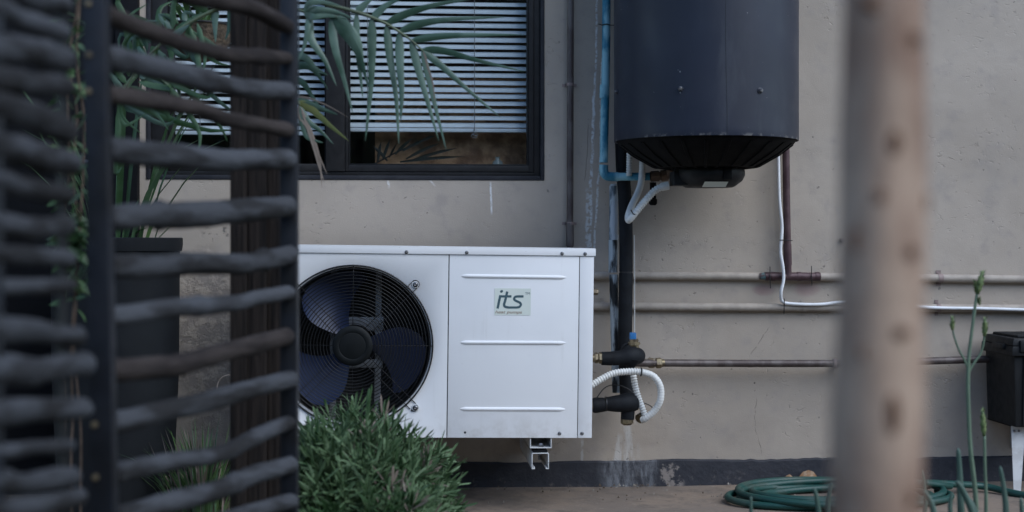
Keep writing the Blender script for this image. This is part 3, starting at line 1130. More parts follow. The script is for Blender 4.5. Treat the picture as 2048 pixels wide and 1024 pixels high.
# feet of the unit: an upturned channel, and the wall bracket under it
f0, f1 = U(1059, 893), U(1105, 893)
fz0 = U(1080, 897).z
ft = UB()
ft.box(f0.x + .002, f0.x + .0045, .004, .30, fz0, -.0006)
ft.box(f1.x - .0045, f1.x - .002, .004, .30, fz0, -.0006)
ft.box(f0.x + .0045, f1.x - .0045, .0043, .30, fz0, fz0 + .0022)
ft.build('foot_channel', M_WHITE2, bevel=.0005)
UB().lathe([(.0, .012), (.007, .010), (.009, .005), (.009, 0)], ((f0.x + f1.x) / 2 + .001, .02, fz0 + .0025), 6, 'Z').build('foot_bolt', M_SCREW)

bk = thing('wall_bracket', 'open white steel channel bracket under the heat pump', 'bracket', atY(1081, 940, -.2))
g0, g1 = atY(1063.5, 900, YF + .006), atY(1098, 900, YF + .006)
gz1, gz0 = atY(1080, 906, YF + .006).z, atY(1080, 938.5, YF + .006).z
yb0 = YF + .006
m = MB()
t_ = .0024
m.box(g0.x + .002, g1.x - .002, yb0, -.012, gz1 - t_, gz1)
m.box(g0.x, g0.x + t_, yb0 + .001, -.012, gz0, gz1 - t_)
m.box(g1.x - t_, g1.x, yb0 + .001, -.012, gz0, gz1 - t_)
m.box(g0.x + t_, g0.x + .009, yb0 + .001, -.012, gz0, gz0 + t_)
m.box(g1.x - .009, g1.x - t_, yb0 + .001, -.012, gz0, gz0 + t_)
m.box(g0.x + .007, g0.x + .009, yb0 + .0015, -.012, gz0 + t_, gz0 + .006)
m.box(g1.x - .009, g1.x - .007, yb0 + .0015, -.012, gz0 + t_, gz0 + .006)
m.build('arm', M_WHITE2, bk, bevel=.0007)
m = MB()
bx0, bx1 = atY(1052, 900, -.012).x, atY(1086, 900, -.012).x
m.box(bx0, bx1, -.0118, -.0125 + .009, gz0 - .02 + .02, gz1 + .07)
m.build('wall_plate', M_WHITE2, bk, bevel=.001)
MB().box(g0.x + .004, g1.x - .004, yb0 + .004, yb0 + .06, gz1 + .0006, gz1 + .0075).build('rubber_pad', M_FOAM, bk, bevel=.001)
MB().tube([((g0.x + g1.x) / 2, yb0 + .03, gz1 - .024), ((g0.x + g1.x) / 2, yb0 + .03, gz1 - t_)], .004, 10).build('bolt', M_SCREW, bk)

# ------------------------------------------------------------------ water heater
GY = -.315
gl_, gr_ = atY(1229.5, 100, GY), atY(1591.5, 100, GY)
GX = (gl_.x + gr_.x) / 2
GR = (gr_.x - gl_.x) / 2 * .998
GZ = atY(1411, 283, GY).z
gh = thing('water_heater', 'dark navy cylindrical water heater hung high on the wall', 'water heater', (GX, GY, GZ))
m = MB()
prof = [(GR - .004, .006), (GR - .004, .0), (GR - .0005, -.001), (GR, .002), (GR, .02), (GR, .25), (GR, .6), (GR, .95), (GR - .01, .97), (.0, 1.0)]
m.lathe(prof, (GX, GY, GZ), 96, 'Z')
m.build('jacket', M_JACKET, gh, smooth='auto')
# lapped seam down the front of the jacket, slightly wavering
m = MB()
vs, fs = [], []
N_ = 40
for i in range(N_ + 1):
    zz = GZ + .001 + .94 * i / N_
    xo = (1412 - 1411) / 680 + .003 * mnoise.noise(Vector((zz * 4, 5, 0))) - .003 * (zz - GZ) / .4
    for k, dx in enumerate((-.0007, .0, .0007)):
        xx = xo + dx
        yy = -math.sqrt(GR * GR - xx * xx) - (.0005 if k == 1 else .0001)
        vs.append((GX + xx, GY + yy, zz))
for i in range(N_):
    for k in range(2):
        fs.append((3 * i + k, 3 * i + k + 1, 3 * i + k + 4, 3 * i + k + 3))
m.add(vs, fs).build('seam', M_STEEL, gh)
for bx, by in ((1252, 184), (1355.5, 177), (1511, 181)):
    xx = (atY(bx, by, GY - .2).x - GX)
    aa = math.asin(max(-1, min(1, xx / GR)))
    yy = -math.cos(aa) * GR
    pz = atY(bx, by, GY + yy).z
    m = MB().lathe([(.0085, .0005), (.0085, -.002), (.006, -.003), (.006, -.007), (.004, -.009), (.0, -.009)], (0, 0, 0), 6 if bx == 1355.5 else 12, 'Y')
    o = bpy.data.objects.new('bolt', m.mesh('bolt', M_JACKET, Vector((0, 0, 0)), 'auto', 0))
    COL.objects.link(o)
    o.parent = gh
    o.location = Vector((GX + math.sin(aa) * GR, GY + yy, pz)) - gh.location
    o.rotation_euler = (0, 0, aa)
# the dished plastic end with its ribs
m = MB()
m.lathe([(GR - .006, .004), (GR - .010, -.004), (GR - .014, -.010), (GR - .055, -.040), (GR - .115, -.074), (GR - .13, -.080), (.105, -.080), (.0, -.078)], (GX, GY, GZ), 72, 'Z')
endcap = m.build('end_cap', M_CAP, gh, smooth='auto')
for k in range(24):
    a = 2 * math.pi * k / 24 + .06
    d = Vector((math.cos(a), math.sin(a), 0))
    s_ = Vector((-math.sin(a), math.cos(a), 0))
    m = MB()
    P0 = Vector((GX, GY, GZ))
    pts = [(GR - .016, -.012), (GR - .055, -.0415), (GR - .115, -.0755), (.108, -.0815)]
    vs = []
    for (r_, h_) in pts:
        for (so, ho) in ((-.006, .001), (-.004, -.0028), (.004, -.0028), (.006, .001)):
            vs.append(P0 + d * r_ + s_ * so + Vector((0, 0, h_ + ho)))
    fs = [(4 * i + q, 4 * i + q + 1, 4 * i + q + 5, 4 * i + q + 4) for i in range(3) for q in range(3)]
    m.add(vs, fs).build('rib', M_CAP, endcap)
# element cover with sticker
ex = atY(1418, 360, GY).x
m = MB()
m.lathe([(.102, -.078), (.104, -.084), (.106, -.088), (.106, -.102), (.098, -.118), (.078, -.133), (.070, -.137), (.0, -.138)], (ex, GY, GZ), 48, 'Z')
m.box(ex - .112, ex - .06, GY - .04, GY + .04, GZ - .132, GZ - .09)
cov = m.build('element_cover', M_BLKPLASTIC, gh, bevel=.002)
q = atY(1428, 379, GY - .075)
mm = MB()
xs0, xs1 = atY(1405, 380, GY - .08).x, atY(1452, 380, GY - .08).x
mm.add([(xs0, GY - .0725, GZ - .1385), (xs1, GY - .0725, GZ - .1385), (xs1 + .004, GY - .094, GZ - .1235), (xs0 + .004, GY - .094, GZ - .1235)], [(0, 1, 2, 3)])
mm.build('rating_label', M_STICKER, cov)
MB().box(ex + .02, ex + .045, GY - .108, GY - .08, GZ - .117, GZ - .086).build('cover_clip', M_CAP, cov, bevel=.002)
# hanging brackets behind the tank
for zz in (.12, .72):
    MB().box(GX - .06, GX + .06, GY + GR - .01, -.001, GZ + zz, GZ + zz + .06).build('hanger', M_CAP, gh, bevel=.002)


# ------------------------------------------------------------------ pipes, cables and fittings on the wall
def pipe_thing(name, label, cat, pts, r, material, part='pipe', sub=1, seg=14, group=None):
    pts = [Vector(p) for p in pts]
    root = thing(name, label, cat, pts[0], group)
    path = smooth_path(pts, sub) if sub > 1 else pts
    MB().tube(path, r, seg).build(part, material, root, smooth='auto')
    return root


def saddle(parent, c, r, axis, material, name='pipe_clip', wdt=.016):
    """a saddle clip with two ears and screws round a pipe at c"""
    m = MB()
    c = Vector(c)
    al = Vector((1, 0, 0)) if axis == 'X' else Vector((0, 0, 1))
    ac = Vector((0, 0, 1)) if axis == 'X' else Vector((1, 0, 0))
    pts = []
    for k in range(9):
        a = math.pi * k / 8
        pts.append(c + ac * math.cos(a) * (r + .0015) + Vector((0, -math.sin(a) * (r + .0015), 0)))
    pts = [Vector((pts[0].x, -.002, pts[0].z)) + ac * .011, Vector((pts[0].x, -.002, pts[0].z))] + pts + [Vector((pts[-1].x, -.002, pts[-1].z)), Vector((pts[-1].x, -.002, pts[-1].z)) - ac * .011]
    vs, fs = [], []
    for p in pts:
        vs += [p - al * wdt / 2, p + al * wdt / 2, p - al * wdt / 2 + Vector((0, .0014, 0)), p + al * wdt / 2 + Vector((0, .0014, 0))]
    for i in range(len(pts) - 1):
        a, b = 4 * i, 4 * i + 4
        fs += [(a, a + 1, b + 1, b), (a + 2, b + 2, b + 3, a + 3), (a, b, b + 2, a + 2), (a + 1, a + 3, b + 3, b + 1)]
    m.add(vs, fs)
    return m.build(name, material, parent)


# brown pipe beside the window
Yp = -.028
cp = pipe_thing('drain_pipe', 'thin tarnished brown pipe running straight down beside the window', 'pipe',
                [atY(1142, -500, Yp), atY(1141.5, 0, Yp), atY(1140.5, 260, Yp), atY(1140, 440, Yp), atY(1140, 560, Yp)], .0105, M_BROWNPIPE)
MB().tube([atY(1140, 446, Yp), atY(1140, 492, Yp)], .0122, 14).build('pipe_joint', M_BROWNPIPE, cp)
for q in (169, 447):
    saddle(cp, atY(1140.5, q, Yp), .0105, 'Z', M_CLIP, wdt=.009)

# blue corroded pipe and its elbow under the tank
Yb = -.115
c = [atY(1213, -400, Yb), atY(1213, 0, Yb), atY(1212, 120, Yb), atY(1209, 250, Yb), atY(1207.5, 325, Yb)]
bp = pipe_thing('blue_pipe', 'corroded blue-green copper pipe running down beside the water heater', 'pipe', c, .0130, M_BLUEPIPE)
e0, e1 = atY(1207.5, 330, Yb), atY(1236, 353.5, Yb)
k0 = atY(1207.5, 353, Yb)
el = [e0, k0 + Vector((0, 0, .018)), k0 + Vector((.005, 0, .005)), k0 + Vector((.018, 0, 0)), e1]
MB().tube(smooth_path(el, 4), .0142, 14).build('elbow', M_BLUEPIPE, bp)
MB().tube([atY(1236, 353.5, Yb), atY(1300, 353, Yb - .03)], .0122, 14).build('branch', M_BLUEPIPE, bp)
MB().tube([atY(1209, 170, Yb), atY(1208.5, 196, Yb)], .0146, 14).build('coupling', M_BLUEPIPE, bp)
MB().tube([atY(1238, 353.5, Yb), atY(1240.5, 353.5, Yb)], .0125, 14).build('solder_ring', M_FLAKE2, bp)
m = MB()
c = atY(1211.5, 50, Yb)
m.tube([c + Vector((math.cos(a) * .0145, math.sin(a) * .0145, .001 * math.sin(3 * a))) for a in [2 * math.pi * k / 16 for k in range(17)]], .0016, 6, caps=False)
m.tube([c + Vector((-.010, 0, 0)), c + Vector((-.024, -.004, .002))], .0015, 6)
m.tube([c + Vector((.010, 0, 0)), c + Vector((.05, .005, -.001))], .0012, 6)
m.build('tie_wire', M_BLKWIRE, bp)

# rusty connection into the tank
Yr = Yb - .03
rc = pipe_thing('tank_connection', 'rusty brown pipe connection going up into the water heater', 'pipe fitting',
                [atY(1300, 353, Yr), atY(1330, 351, Yr), atY(1340, 345, Yr - .01), atY(1342, 320, Yr - .01)], .0125, M_RUST, 'bend', 3)
MB().tube([atY(1302, 353, Yr), atY(1318, 352, Yr)], .0165, 8).build('nut', M_RUST, rc)
MB().tube([atY(1322, 352, Yr), atY(1336, 350, Yr)], .0175, 8).build('nut', M_RUST, rc)
MB().tube([atY(1306, 365, Yr), atY(1306, 410, Yr + .01)], .010, 10).build('relief_pipe', M_CAP, rc)
MB().tube([atY(1306, 398, Yr + .008), atY(1306, 408, Yr + .01)], .013, 8).build('relief_cap', M_CAP, rc)

# peeling pipe left of the lagging
Yq = -.050
pw = pipe_thing('peeling_pipe', 'pipe with peeling white and black paint beside the thick black lagging', 'pipe',
                [atY(1227, 372, Yq), atY(1227, 430, Yq), atY(1226, 500, Yq)], .0132, M_FLAKE2)
MB().tube([atY(1227.5, 368, Yq), atY(1227.5, 402, Yq)], [.0110, .0140], 14).build('torn_collar', M_FLAKE, pw)
MB().tube([atY(1226, 480, Yq), atY(1226, 545, Yq)], .0142, 14).build('upper_lagging', M_FLAKE, pw)
MB().tube([atY(1227, 549, Yq), atY(1229, 640, Yq), atY(1233, 785, Yq)], .0138, 14).build('lower_lagging', M_FLAKE, pw)
MB().tube([atY(1228, 470, Yq), atY(1228, 479, Yq)], .0138, 14).build('ring', M_FLAKE2, pw)

# thick black lagging down from the tank
Yl = -.088
ins = thing('lagged_pipe', 'thick black foam-lagged pipe running down the wall below the tank', 'pipe', atY(1252, 700, Yl))
MB().tube(smooth_path([atY(1243, 250, Yl), atY(1245, 330, Yl), atY(1250, 400, Yl), atY(1252, 480, Yl), atY(1252, 543, Yl)], 4), [.0215] * 17, 18).build('upper_lagging', M_FOAM, ins)
MB().tube(smooth_path([atY(1252, 546, Yl), atY(1251, 610, Yl), atY(1250, 690, Yl), atY(1252, 740, Yl), atY(1254, 800, Yl)], 4), [.0222] * 17, 18).build('lower_lagging', M_FOAM, ins)
MB().tube([atY(1252, 541, Yl), atY(1252, 548, Yl)], .0208, 18).build('joint', M_BLKWIRE, ins)
MB().tube([atY(1268.5, 470, Yl), atY(1269, 560, Yl), atY(1269, 668, Yl)], .0017, 6).build('braided_lead', M_CONDUIT, ins)

# the two painted pipes along the wall
Yw = -.0155
p1 = pipe_thing('painted_pipe', 'upper of two wall-coloured horizontal pipes along the plaster', 'pipe',
                [atY(1120, 551, Yw), atY(1400, 552, Yw), atY(1700, 554, Yw), atY(2080, 559, Yw), atY(2500, 562, Yw)], .0128, M_PIPEPAINT, group='painted pipes along the wall')
p2 = pipe_thing('painted_pipe', 'lower of two wall-coloured horizontal pipes, with the white cable lying on it', 'pipe',
                [atY(1120, 612, Yw), atY(1400, 614, Yw), atY(1700, 615, Yw), atY(2080, 617, Yw), atY(2500, 620, Yw)], .0128, M_PIPEPAINT, group='painted pipes along the wall')
saddle(p1, atY(1880, 556.5, Yw), .0128, 'X', M_CLIP)
saddle(p2, atY(1608, 615, Yw), .0128, 'X', M_PIPEPAINT, wdt=.012)
saddle(p2, atY(1876, 616, Yw), .0128, 'X', M_CLIP, wdt=.012)
saddle(p2, atY(1205, 612.5, Yw), .0128, 'X', M_PIPEPAINT, wdt=.012)

# tee of dark copper on the upper painted pipe, riser up to the tank
Yt = -.030
tee = thing('copper_tee', 'dark purple copper riser ending in a sideways tee over the painted pipe', 'pipe', atY(1577, 553, Yt))
MB().tube([atY(1571, 230, Yt), atY(1573, 400, Yt), atY(1576, 553, Yt)], .0118, 14).build('riser', M_PURPLEPIPE, tee)
MB().tube([atY(1530, 552.5, Yt + .003), atY(1640, 553.5, Yt + .003)], .0135, 14).build('cross_pipe', M_PURPLEPIPE, tee)
MB().tube([atY(1519, 552.5, Yt + .008), atY(1533, 552.5, Yt + .003)], [.010, .0128], 14).build('green_end', M_PATINA, tee)
for q in (1546, 1598, 1634):
    MB().tube([atY(q - 4, 553, Yt + .003), atY(q + 4, 553, Yt + .003)], .0148, 14).build('collar', M_PURPLEPIPE, tee)
MB().tube([atY(1574.5, 488, Yt), atY(1575.5, 530, Yt)], .0133, 14).build('riser_sleeve', M_PURPLEPIPE, tee)
for (q, y0_, y1_) in ((1540, 533, 577), (1623, 532, 571)):
    MB().tube([atY(q, y0_, Yt - .012), atY(q, (y0_ + y1_) / 2, Yt - .0135), atY(q + 1, y1_, Yt - .012)], .0014, 6).build('wire_tie', M_BLKWIRE, tee)

# white cable
Yc = -.050
cab = [(1556, 270), (1557, 330), (1559, 400), (1564, 455), (1561, 500), (1566, 535), (1567, 560), (1562, 585), (1564, 602), (1578, 607), (1620, 609), (1650, 608), (1690, 604), (1760, 606), (1860, 615), (1960, 617), (2060, 620), (2160, 624)]
ca = pipe_thing('white_cable', 'thin white cable dropping from the tank and turning along the lower painted pipe', 'cable',
                [atY(a, b, Yc if b < 590 else -.034) for a, b in cab], .0052, M_CABLE, 'cable_run', 5, 10)
m = MB()
m.tube(smooth_path([atY(1569, 597, -.041), atY(1568.5, 608, -.0415), atY(1568, 628, -.036)], 4), .0016, 6)
m.build('wire_tie', M_BLKWIRE, ca)
MB().tube([atY(1559, 480, Yc - .006), atY(1585, 481, Yc - .002)], .0014, 6).build('wire_tie', M_BLKWIRE, ca)

# copper pipe to the right with compression fittings
Yh = -.060
hp = pipe_thing('copper_pipe', 'tarnished brown copper pipe running level from the valve to the black box', 'pipe',
                [atY(1262, 726, -.10), atY(1320, 726, Yh), atY(1500, 727, Yh), atY(1700, 727, Yh), atY(1860, 722, Yh), atY(1985, 718, Yh), atY(2060, 717, Yh)], .0118, M_BROWNPIPE)


def hexnut(x0, x1, y, Y, r, name, parent, mt=M_BRASS):
    MB().lathe([(r * .86, 0), (r, (atY(x1, y, Y).x - atY(x0, y, Y).x) * .15), (r, (atY(x1, y, Y).x - atY(x0, y, Y).x) * .85), (r * .86, atY(x1, y, Y).x - atY(x0, y, Y).x)],
               atY(x0, y, Y), 6, 'X', True, True, .2).build(name, mt, parent, smooth=False)


hexnut(1296, 1309, 726, Yh - .005, .0165, 'compression_nut', hp)
hexnut(1311, 1323, 726, Yh - .003, .0172, 'compression_nut', hp)
MB().tube([atY(1280, 726, Yh - .01), atY(1328, 726, Yh - .002)], .0125, 14).build('fitting_body', M_BRASS, hp)
fl = MB()
fl.lathe([(.0102, -.004), (.0145, -.003), (.0155, .0), (.0155, .004), (.012, .007)], atY(1668, 727, Yh), 18, 'X')
fl.lathe([(.016, -.0012), (.014, -.004), (.008, -.006), (.008, -.052)], Vector((atY(1672, 727, 0).x, -.0, atY(1668, 727, 0).z)), 16, 'Y')
fl.build('wall_flange', M_CLIP, hp)

# the two lagged elbows on the side of the unit
Ye = -.27
e1_ = thing('lagged_elbow', 'upper black foam-lagged elbow on the side of the heat pump, with blue valve lever', 'pipe fitting', atY(1245, 717, Ye), 'lagged elbows on the side of the unit')
MB().tube([atY(1180, 716, Ye), atY(1203, 716.5, Ye)], .012, 14).build('brass_stub', M_BRASS, e1_)
hexnut(1189, 1196, 716, Ye, .0165, 'compression_nut', e1_)
hexnut(1197, 1204, 716, Ye, .0178, 'compression_nut', e1_)
MB().tube([atY(1203, 717, Ye), atY(1224, 717, Ye)], [.0200, .0212], 18).build('foam_collar', M_FOAM, e1_)
MB().tube(smooth_path([atY(1224.5, 717, Ye), atY(1246, 715, Ye), atY(1264, 712, Ye + .005), atY(1274, 712, Ye + .04), atY(1268, 713, Ye + .10), atY(1258, 716, Ye + .17)], 4),
          [.0215, .0217, .022, .0225, .024, .026, .028, .0285, .0285, .028, .027, .0262, .0258, .025, .024, .024, .024, .024, .024, .024, .024], 20).build('foam_elbow', M_FOAM, e1_)
MB().tube(smooth_path([atY(1266, 716, Ye - .004), atY(1263, 728, Ye), atY(1258, 737, Ye + .01)], 3), [.024, .021, .018, .015, .013, .011, .009], 14).build('foam_tail', M_FOAM, e1_)
MB().tube([atY(1270, 702, Ye + .02), atY(1269, 690, Ye + .02)], .0125, 12).build('valve_neck', M_BRASS, e1_)
MB().tube([atY(1268, 690, Ye + .02), atY(1268, 684, Ye + .02)], .019, 8).build('valve_nut', M_BRASS, e1_)
MB().tube([atY(1268, 684, Ye + .02), atY(1268, 678, Ye + .02)], .013, 12).build('valve_stem', M_BRASS, e1_)
MB().box(*sorted((atY(1261.5, 675, Ye).x, atY(1274, 675, Ye).x)), Ye + .012, Ye + .030, atY(1268, 680, Ye).z, atY(1268, 666, Ye).z).build('blue_lever', M_BLUEHANDLE, e1_, bevel=.002)
MB().tube(smooth_path([atY(1262, 686, Ye + .02), atY(1249, 690, Ye + .02), atY(1244, 699, Ye + .02), atY(1246, 708, Ye + .02)], 3), .0045, 8).build('lead_loop', M_FOAM, e1_)

e2_ = thing('lagged_elbow', 'lower black foam-lagged elbow on the side of the heat pump, above the wet stain', 'pipe fitting', atY(1245, 808, Ye), 'lagged elbows on the side of the unit')
MB().tube([atY(1178, 810, Ye), atY(1188, 810, Ye)], .014, 14).build('brass_stub', M_BRASS, e2_)
MB().tube(smooth_path([atY(1185, 811, Ye), atY(1198, 810, Ye), atY(1210, 809, Ye)], 3), [.0205, .023, .0235, .0225, .0220, .0215, .0205], 18).build('foam_collar', M_FOAM, e2_)
MB().tube([atY(1210.5, 808, Ye), atY(1213, 808, Ye)], .0225, 18).build('strap', M_BLKWIRE, e2_)
MB().tube(smooth_path([atY(1213.5, 808, Ye), atY(1238, 807, Ye), atY(1258, 805, Ye + .006), atY(1266, 805, Ye + .04), atY(1260, 804, Ye + .10), atY(1254, 800, Ye + .175)], 4),
          [.0208, .022, .0235, .025, .026, .0275, .029, .030, .0300, .029, .028, .027, .026, .025, .024, .024, .024, .024, .024, .024, .024], 20).build('foam_elbow', M_FOAM, e2_)
MB().tube([atY(1256, 818, Ye + .01), atY(1255, 838, Ye + .01)], [.021, .0205], 14).build('drain_body', M_FOAM, e2_)
MB().lathe([(.0195, 0), (.0195, -.012), (.012, -.018), (.0, -.019)], atY(1254, 838, Ye + .01), 8, 'Z').build('drain_plug', M_BRASS, e2_)
MB().tube([atY(1278, 838, Ye + .01), atY(1290, 828, Ye + .03)], [.015, .013], 8).build('gland', M_BRASS, e2_)

# small brass cap on the unit's side
vc = thing('service_valve', 'small brass hexagonal cap sticking out of the side of the unit', 'valve', atY(1186, 584, Ye))
hexnut(1183, 1196, 584, Ye, .0095, 'hex_cap', vc)
MB().tube([atY(1178, 584, Ye), atY(1184, 584, Ye)], .006, 10).build('stem', M_BRASS, vc)


# corrugated conduits
def corrugated(path_px, r, pitch=.0078, depth=.0014, sub=10):
    pts = smooth_path(path_px, sub)
    L = [0]
    for a, b in zip(pts, pts[1:]): L.append(L[-1] + (b - a).length)
    out, rs = [], []
    n = int(L[-1] / (pitch / 4))
    j = 0
    for i in range(n + 1):
        s_ = L[-1] * i / n
        while j < len(L) - 2 and L[j + 1] < s_: j += 1
        f = (s_ - L[j]) / max(1e-9, L[j + 1] - L[j])
        out.append(pts[j].lerp(pts[j + 1], f))
        rs.append(r + depth * (-1, 0, 1, 0)[i % 4])
    return MB().tube(out, rs, 12)


Yv = -.315
c1_ = thing('corrugated_conduit', 'white ribbed conduit looping from the unit round the two lagged elbows', 'conduit', atY(1187, 770, Yv), 'white corrugated conduits')
corrugated([atY(1183, 771, Yv), atY(1205, 757, Yv), atY(1230, 746, Yv), atY(1262, 743, Yv), atY(1282, 744, Yv)], .0098).build('ribbed_hose', M_CONDUIT, c1_, smooth=True)
corrugated([atY(1283, 744, Yv), atY(1306, 752, Yv), atY(1320, 772, Yv), atY(1321, 798, Yv), atY(1310, 820, Yv + .01), atY(1292, 836, Yv + .02), atY(1284, 840, Yv + .03)], .0102, depth=.0004).build('smooth_loop', M_CONDUIT, c1_, smooth=True)
m = MB()
m.tube([atY(1281, 737, Yv), atY(1283.5, 744, Yv), atY(1281, 752, Yv)], .0024, 6)
c_ = atY(1282, 744, Yv)
m.tube([c_ + Vector((.001 * math.sin(a), math.cos(a) * .0118, math.sin(a) * .0118)) for a in [2 * math.pi * k / 18 for k in range(19)]], .0018, 6, caps=False)
m.build('cable_tie', M_BLKWIRE, c1_)
c2_ = thing('corrugated_conduit', 'short white ribbed conduit hanging down inside the loop beside the elbows', 'conduit', atY(1270, 752, Yv + .05), 'white corrugated conduits')
corrugated([atY(1266, 745, Yv + .05), atY(1269, 765, Yv + .05), atY(1275, 790, Yv + .05), atY(1284, 815, Yv + .05), atY(1290, 832, Yv + .05)], .0092).build('ribbed_hose', M_CONDUIT, c2_, smooth=True)
bw = pipe_thing('thin_black_lead', 'thin black lead looping loosely behind the white conduit', 'cable',
                [atY(1190, 806, -.24), atY(1196, 792, -.23), atY(1212, 774, -.21), atY(1236, 770, -.2), atY(1262, 782, -.2), atY(1276, 800, -.2), atY(1300, 811, -.2), atY(1312, 823, -.2), atY(1322, 812, -.2), atY(1326, 786, -.2), atY(1322, 765, -.22)], .0017, M_BLKWIRE, 'lead', 5, 6)

Yk = -.30
c3_ = thing('corrugated_conduit', 'white ribbed conduit bending down and back up under the water heater', 'conduit', atY(1258, 440, Yk), 'white corrugated conduits')
MB().tube([atY(1337, 371, Yk), atY(1323, 374, Yk)], .0125, 14).build('sleeve', M_CONDUIT, c3_)
corrugated([atY(1325, 373.5, Yk), atY(1310, 381, Yk), atY(1290, 402, Yk), atY(1272, 424, Yk)], .0103).build('ribbed_hose', M_CONDUIT, c3_, smooth=True)
corrugated([atY(1272, 424, Yk), atY(1262, 436, Yk + .002), atY(1257, 440, Yk + .012), atY(1257, 430, Yk + .03), atY(1264, 410, Yk + .08), atY(1276, 385, Yk + .12), atY(1283, 360, Yk + .14), atY(1285, 320, Yk + .15)], .0103, depth=.0005).build('return_loop', M_CONDUIT, c3_, smooth=True)
m = MB()
m.tube(smooth_path([atY(1262, 420, Yk - .004), atY(1267, 428, Yk - .011), atY(1276, 430, Yk)], 4), .0019, 6)
m.build('cable_tie', M_BLKWIRE, c3_)
c4_ = thing('corrugated_conduit', 'straight white ribbed conduit dropping behind the left edge of the tank', 'conduit', atY(1258, 345, -.12), 'white corrugated conduits')
corrugated([atY(1258, 270, -.14), atY(1259, 300, -.14), atY(1258, 352, -.14)], .0088).build('ribbed_hose', M_CONDUIT, c4_, smooth=True)

# single screw stuck in the wall
ws = thing('wall_screw', 'lone rusty screw plug in the wall left of the tree trunk', 'screw', atY(1684, 480, -.002))
MB().lathe([(.0, -.010), (.006, -.009), (.008, -.004), (.008, .003)], ws.location, 10, 'Y').build('screw_head', M_CLIP, ws)

# ------------------------------------------------------------------ black box at the right edge
Yx = -.16
bx_ = thing('control_box', 'black plastic lidded box on a white bracket at the right edge', 'box', atY(2060, 860, Yx))
X0, X1 = atY(1970, 700, Yx + .12).x, atY(1970, 700, Yx + .12).x + .30
ZT, ZB = atY(2000, 700, Yx - .1).z, atY(2000, 856, Yx - .1).z


def taper_box(x0, x1, y0, y1, z0, z1, dx, dy):
    m = MB()
    m.add([(x0 + dx, y0 + dy, z0), (x1 - dx, y0 + dy, z0), (x1 - dx, y1, z0), (x0 + dx, y1, z0), (x0, y0, z1), (x1, y0, z1), (x1, y1, z1), (x0, y1, z1)],
          [(0, 3, 2, 1), (4, 5, 6, 7), (0, 1, 5, 4), (1, 2, 6, 5), (2, 3, 7, 6), (3, 0, 4, 7)])
    return m


taper_box(X0, X1, Yx - .10, Yx + .12, ZB, ZT, .008, .008).build('box_body', M_BLKPLASTIC, bx_, bevel=.006)
for i in range(3):
    xx = X0 + .03 + .11 * i
    taper_box(xx, xx + .012, Yx - .106, Yx - .0985, ZB + .004, ZT - .004, .0, .008).build('body_rib', M_BLKPLASTIC, bx_, bevel=.002)
taper_box(X0 - .010, X1 + .010, Yx - .112, Yx + .125, ZT - .018, ZT + .012, -.002, -.002).build('rim', M_BLKPLASTIC, bx_, bevel=.004)
lidp = taper_box(X0 - .004, X1 + .004, Yx - .106, Yx + .12, ZT + .0125, ZT + .036, -.006, -.006).build('box_lid', M_BLKPLASTIC, bx_, bevel=.006)
taper_box(X0 + .016, X1 - .016, Yx - .09, Yx + .10, ZT + .0355, ZT + .044, .0, .0).build('lid_crown', M_BLKPLASTIC, lidp, bevel=.004)
for xx in (X0 + .012, X0 + .115):
    MB().box(xx, xx + .03, Yx - .120, Yx - .107, ZT - .006, ZT + .030).build('latch', M_BLKPLASTIC, bx_, bevel=.004)
MB().box(X0 - .020, X0 - .008, Yx - .06, Yx + .02, ZT - .002, ZT + .016).build('side_handle', M_BLKPLASTIC, bx_, bevel=.003)
lx0, lx1 = atY(2022, 900, Yx - .05).x, atY(2050, 900, Yx - .05).x
zf = atY(2030, 984, Yx - .05).z
m = MB()
m.add([(lx0 + .008, Yx - .052, zf), (lx1 - .014, Yx - .052, zf), (lx1, Yx - .052, ZB - .001), (lx0, Yx - .052, ZB - .001),
       (lx0 + .008, Yx - .049, zf), (lx1 - .014, Yx - .049, zf), (lx1, Yx - .049, ZB - .001), (lx0, Yx - .049, ZB - .001)],
      [(0, 1, 2, 3), (4, 7, 6, 5), (0, 4, 5, 1), (1, 5, 6, 2), (2, 6, 7, 3), (3, 7, 4, 0)])
brk = m.build('support_leg', M_WHITE2, bx_, smooth=False)
for dx in (.009, .024):
    p = Vector((lx0 + dx, Yx - .0525, ZB - .016))
    MB().lathe([(.0, -.0035), (.0035, -.003), (.004, 0)], p, 10, 'Y').build('rivet', M_SCREW, brk)
MB().box(lx0 + .09, lx0 + .13, -.006, -.0015, ZB - .10, ZB + .05).build('wall_plate', M_WHITE2, bx_)
MB().box(lx0 + .010, lx0 + .045, Yx - .0485, -.007, ZB - .006, ZB - .001).build('shelf_arm', M_INNER, bx_)

# ------------------------------------------------------------------ garden hose
hc = atZ(1668, 1002, 0)
hose_pts = []
turns = 6
N_ = 300
HR = .0105
rh = random.Random(23)
LOOP = [(rh.uniform(.20, .34), rh.uniform(.10, .22), rh.uniform(-.11, .11), rh.uniform(-.06, .05)) for k in range(turns + 2)]
LOOP[0] = (.375, .20, -.01, 0)
for i in range(N_ + 1):
    u = i / N_
    a = -2 * math.pi * turns * u + 0.3
    k = u * turns
    k0 = int(k)
    f = k - k0
    f = f * f * (3 - 2 * f)
    rx, ry, cx, cy = [p * (1 - f) + q * f for p, q in zip(LOOP[k0], LOOP[k0 + 1])]
    zz = HR + .0165 * min(1.2, k * .26) * (.55 + .45 * math.sin(a * 1 + k0 * 1.3)) + .004 * abs(math.sin(a * 1.5 + k))
    hose_pts.append(Vector((hc.x + cx + rx * math.cos(a), min(-.045, hc.y + cy + .03 + ry * math.sin(a)), zz)))
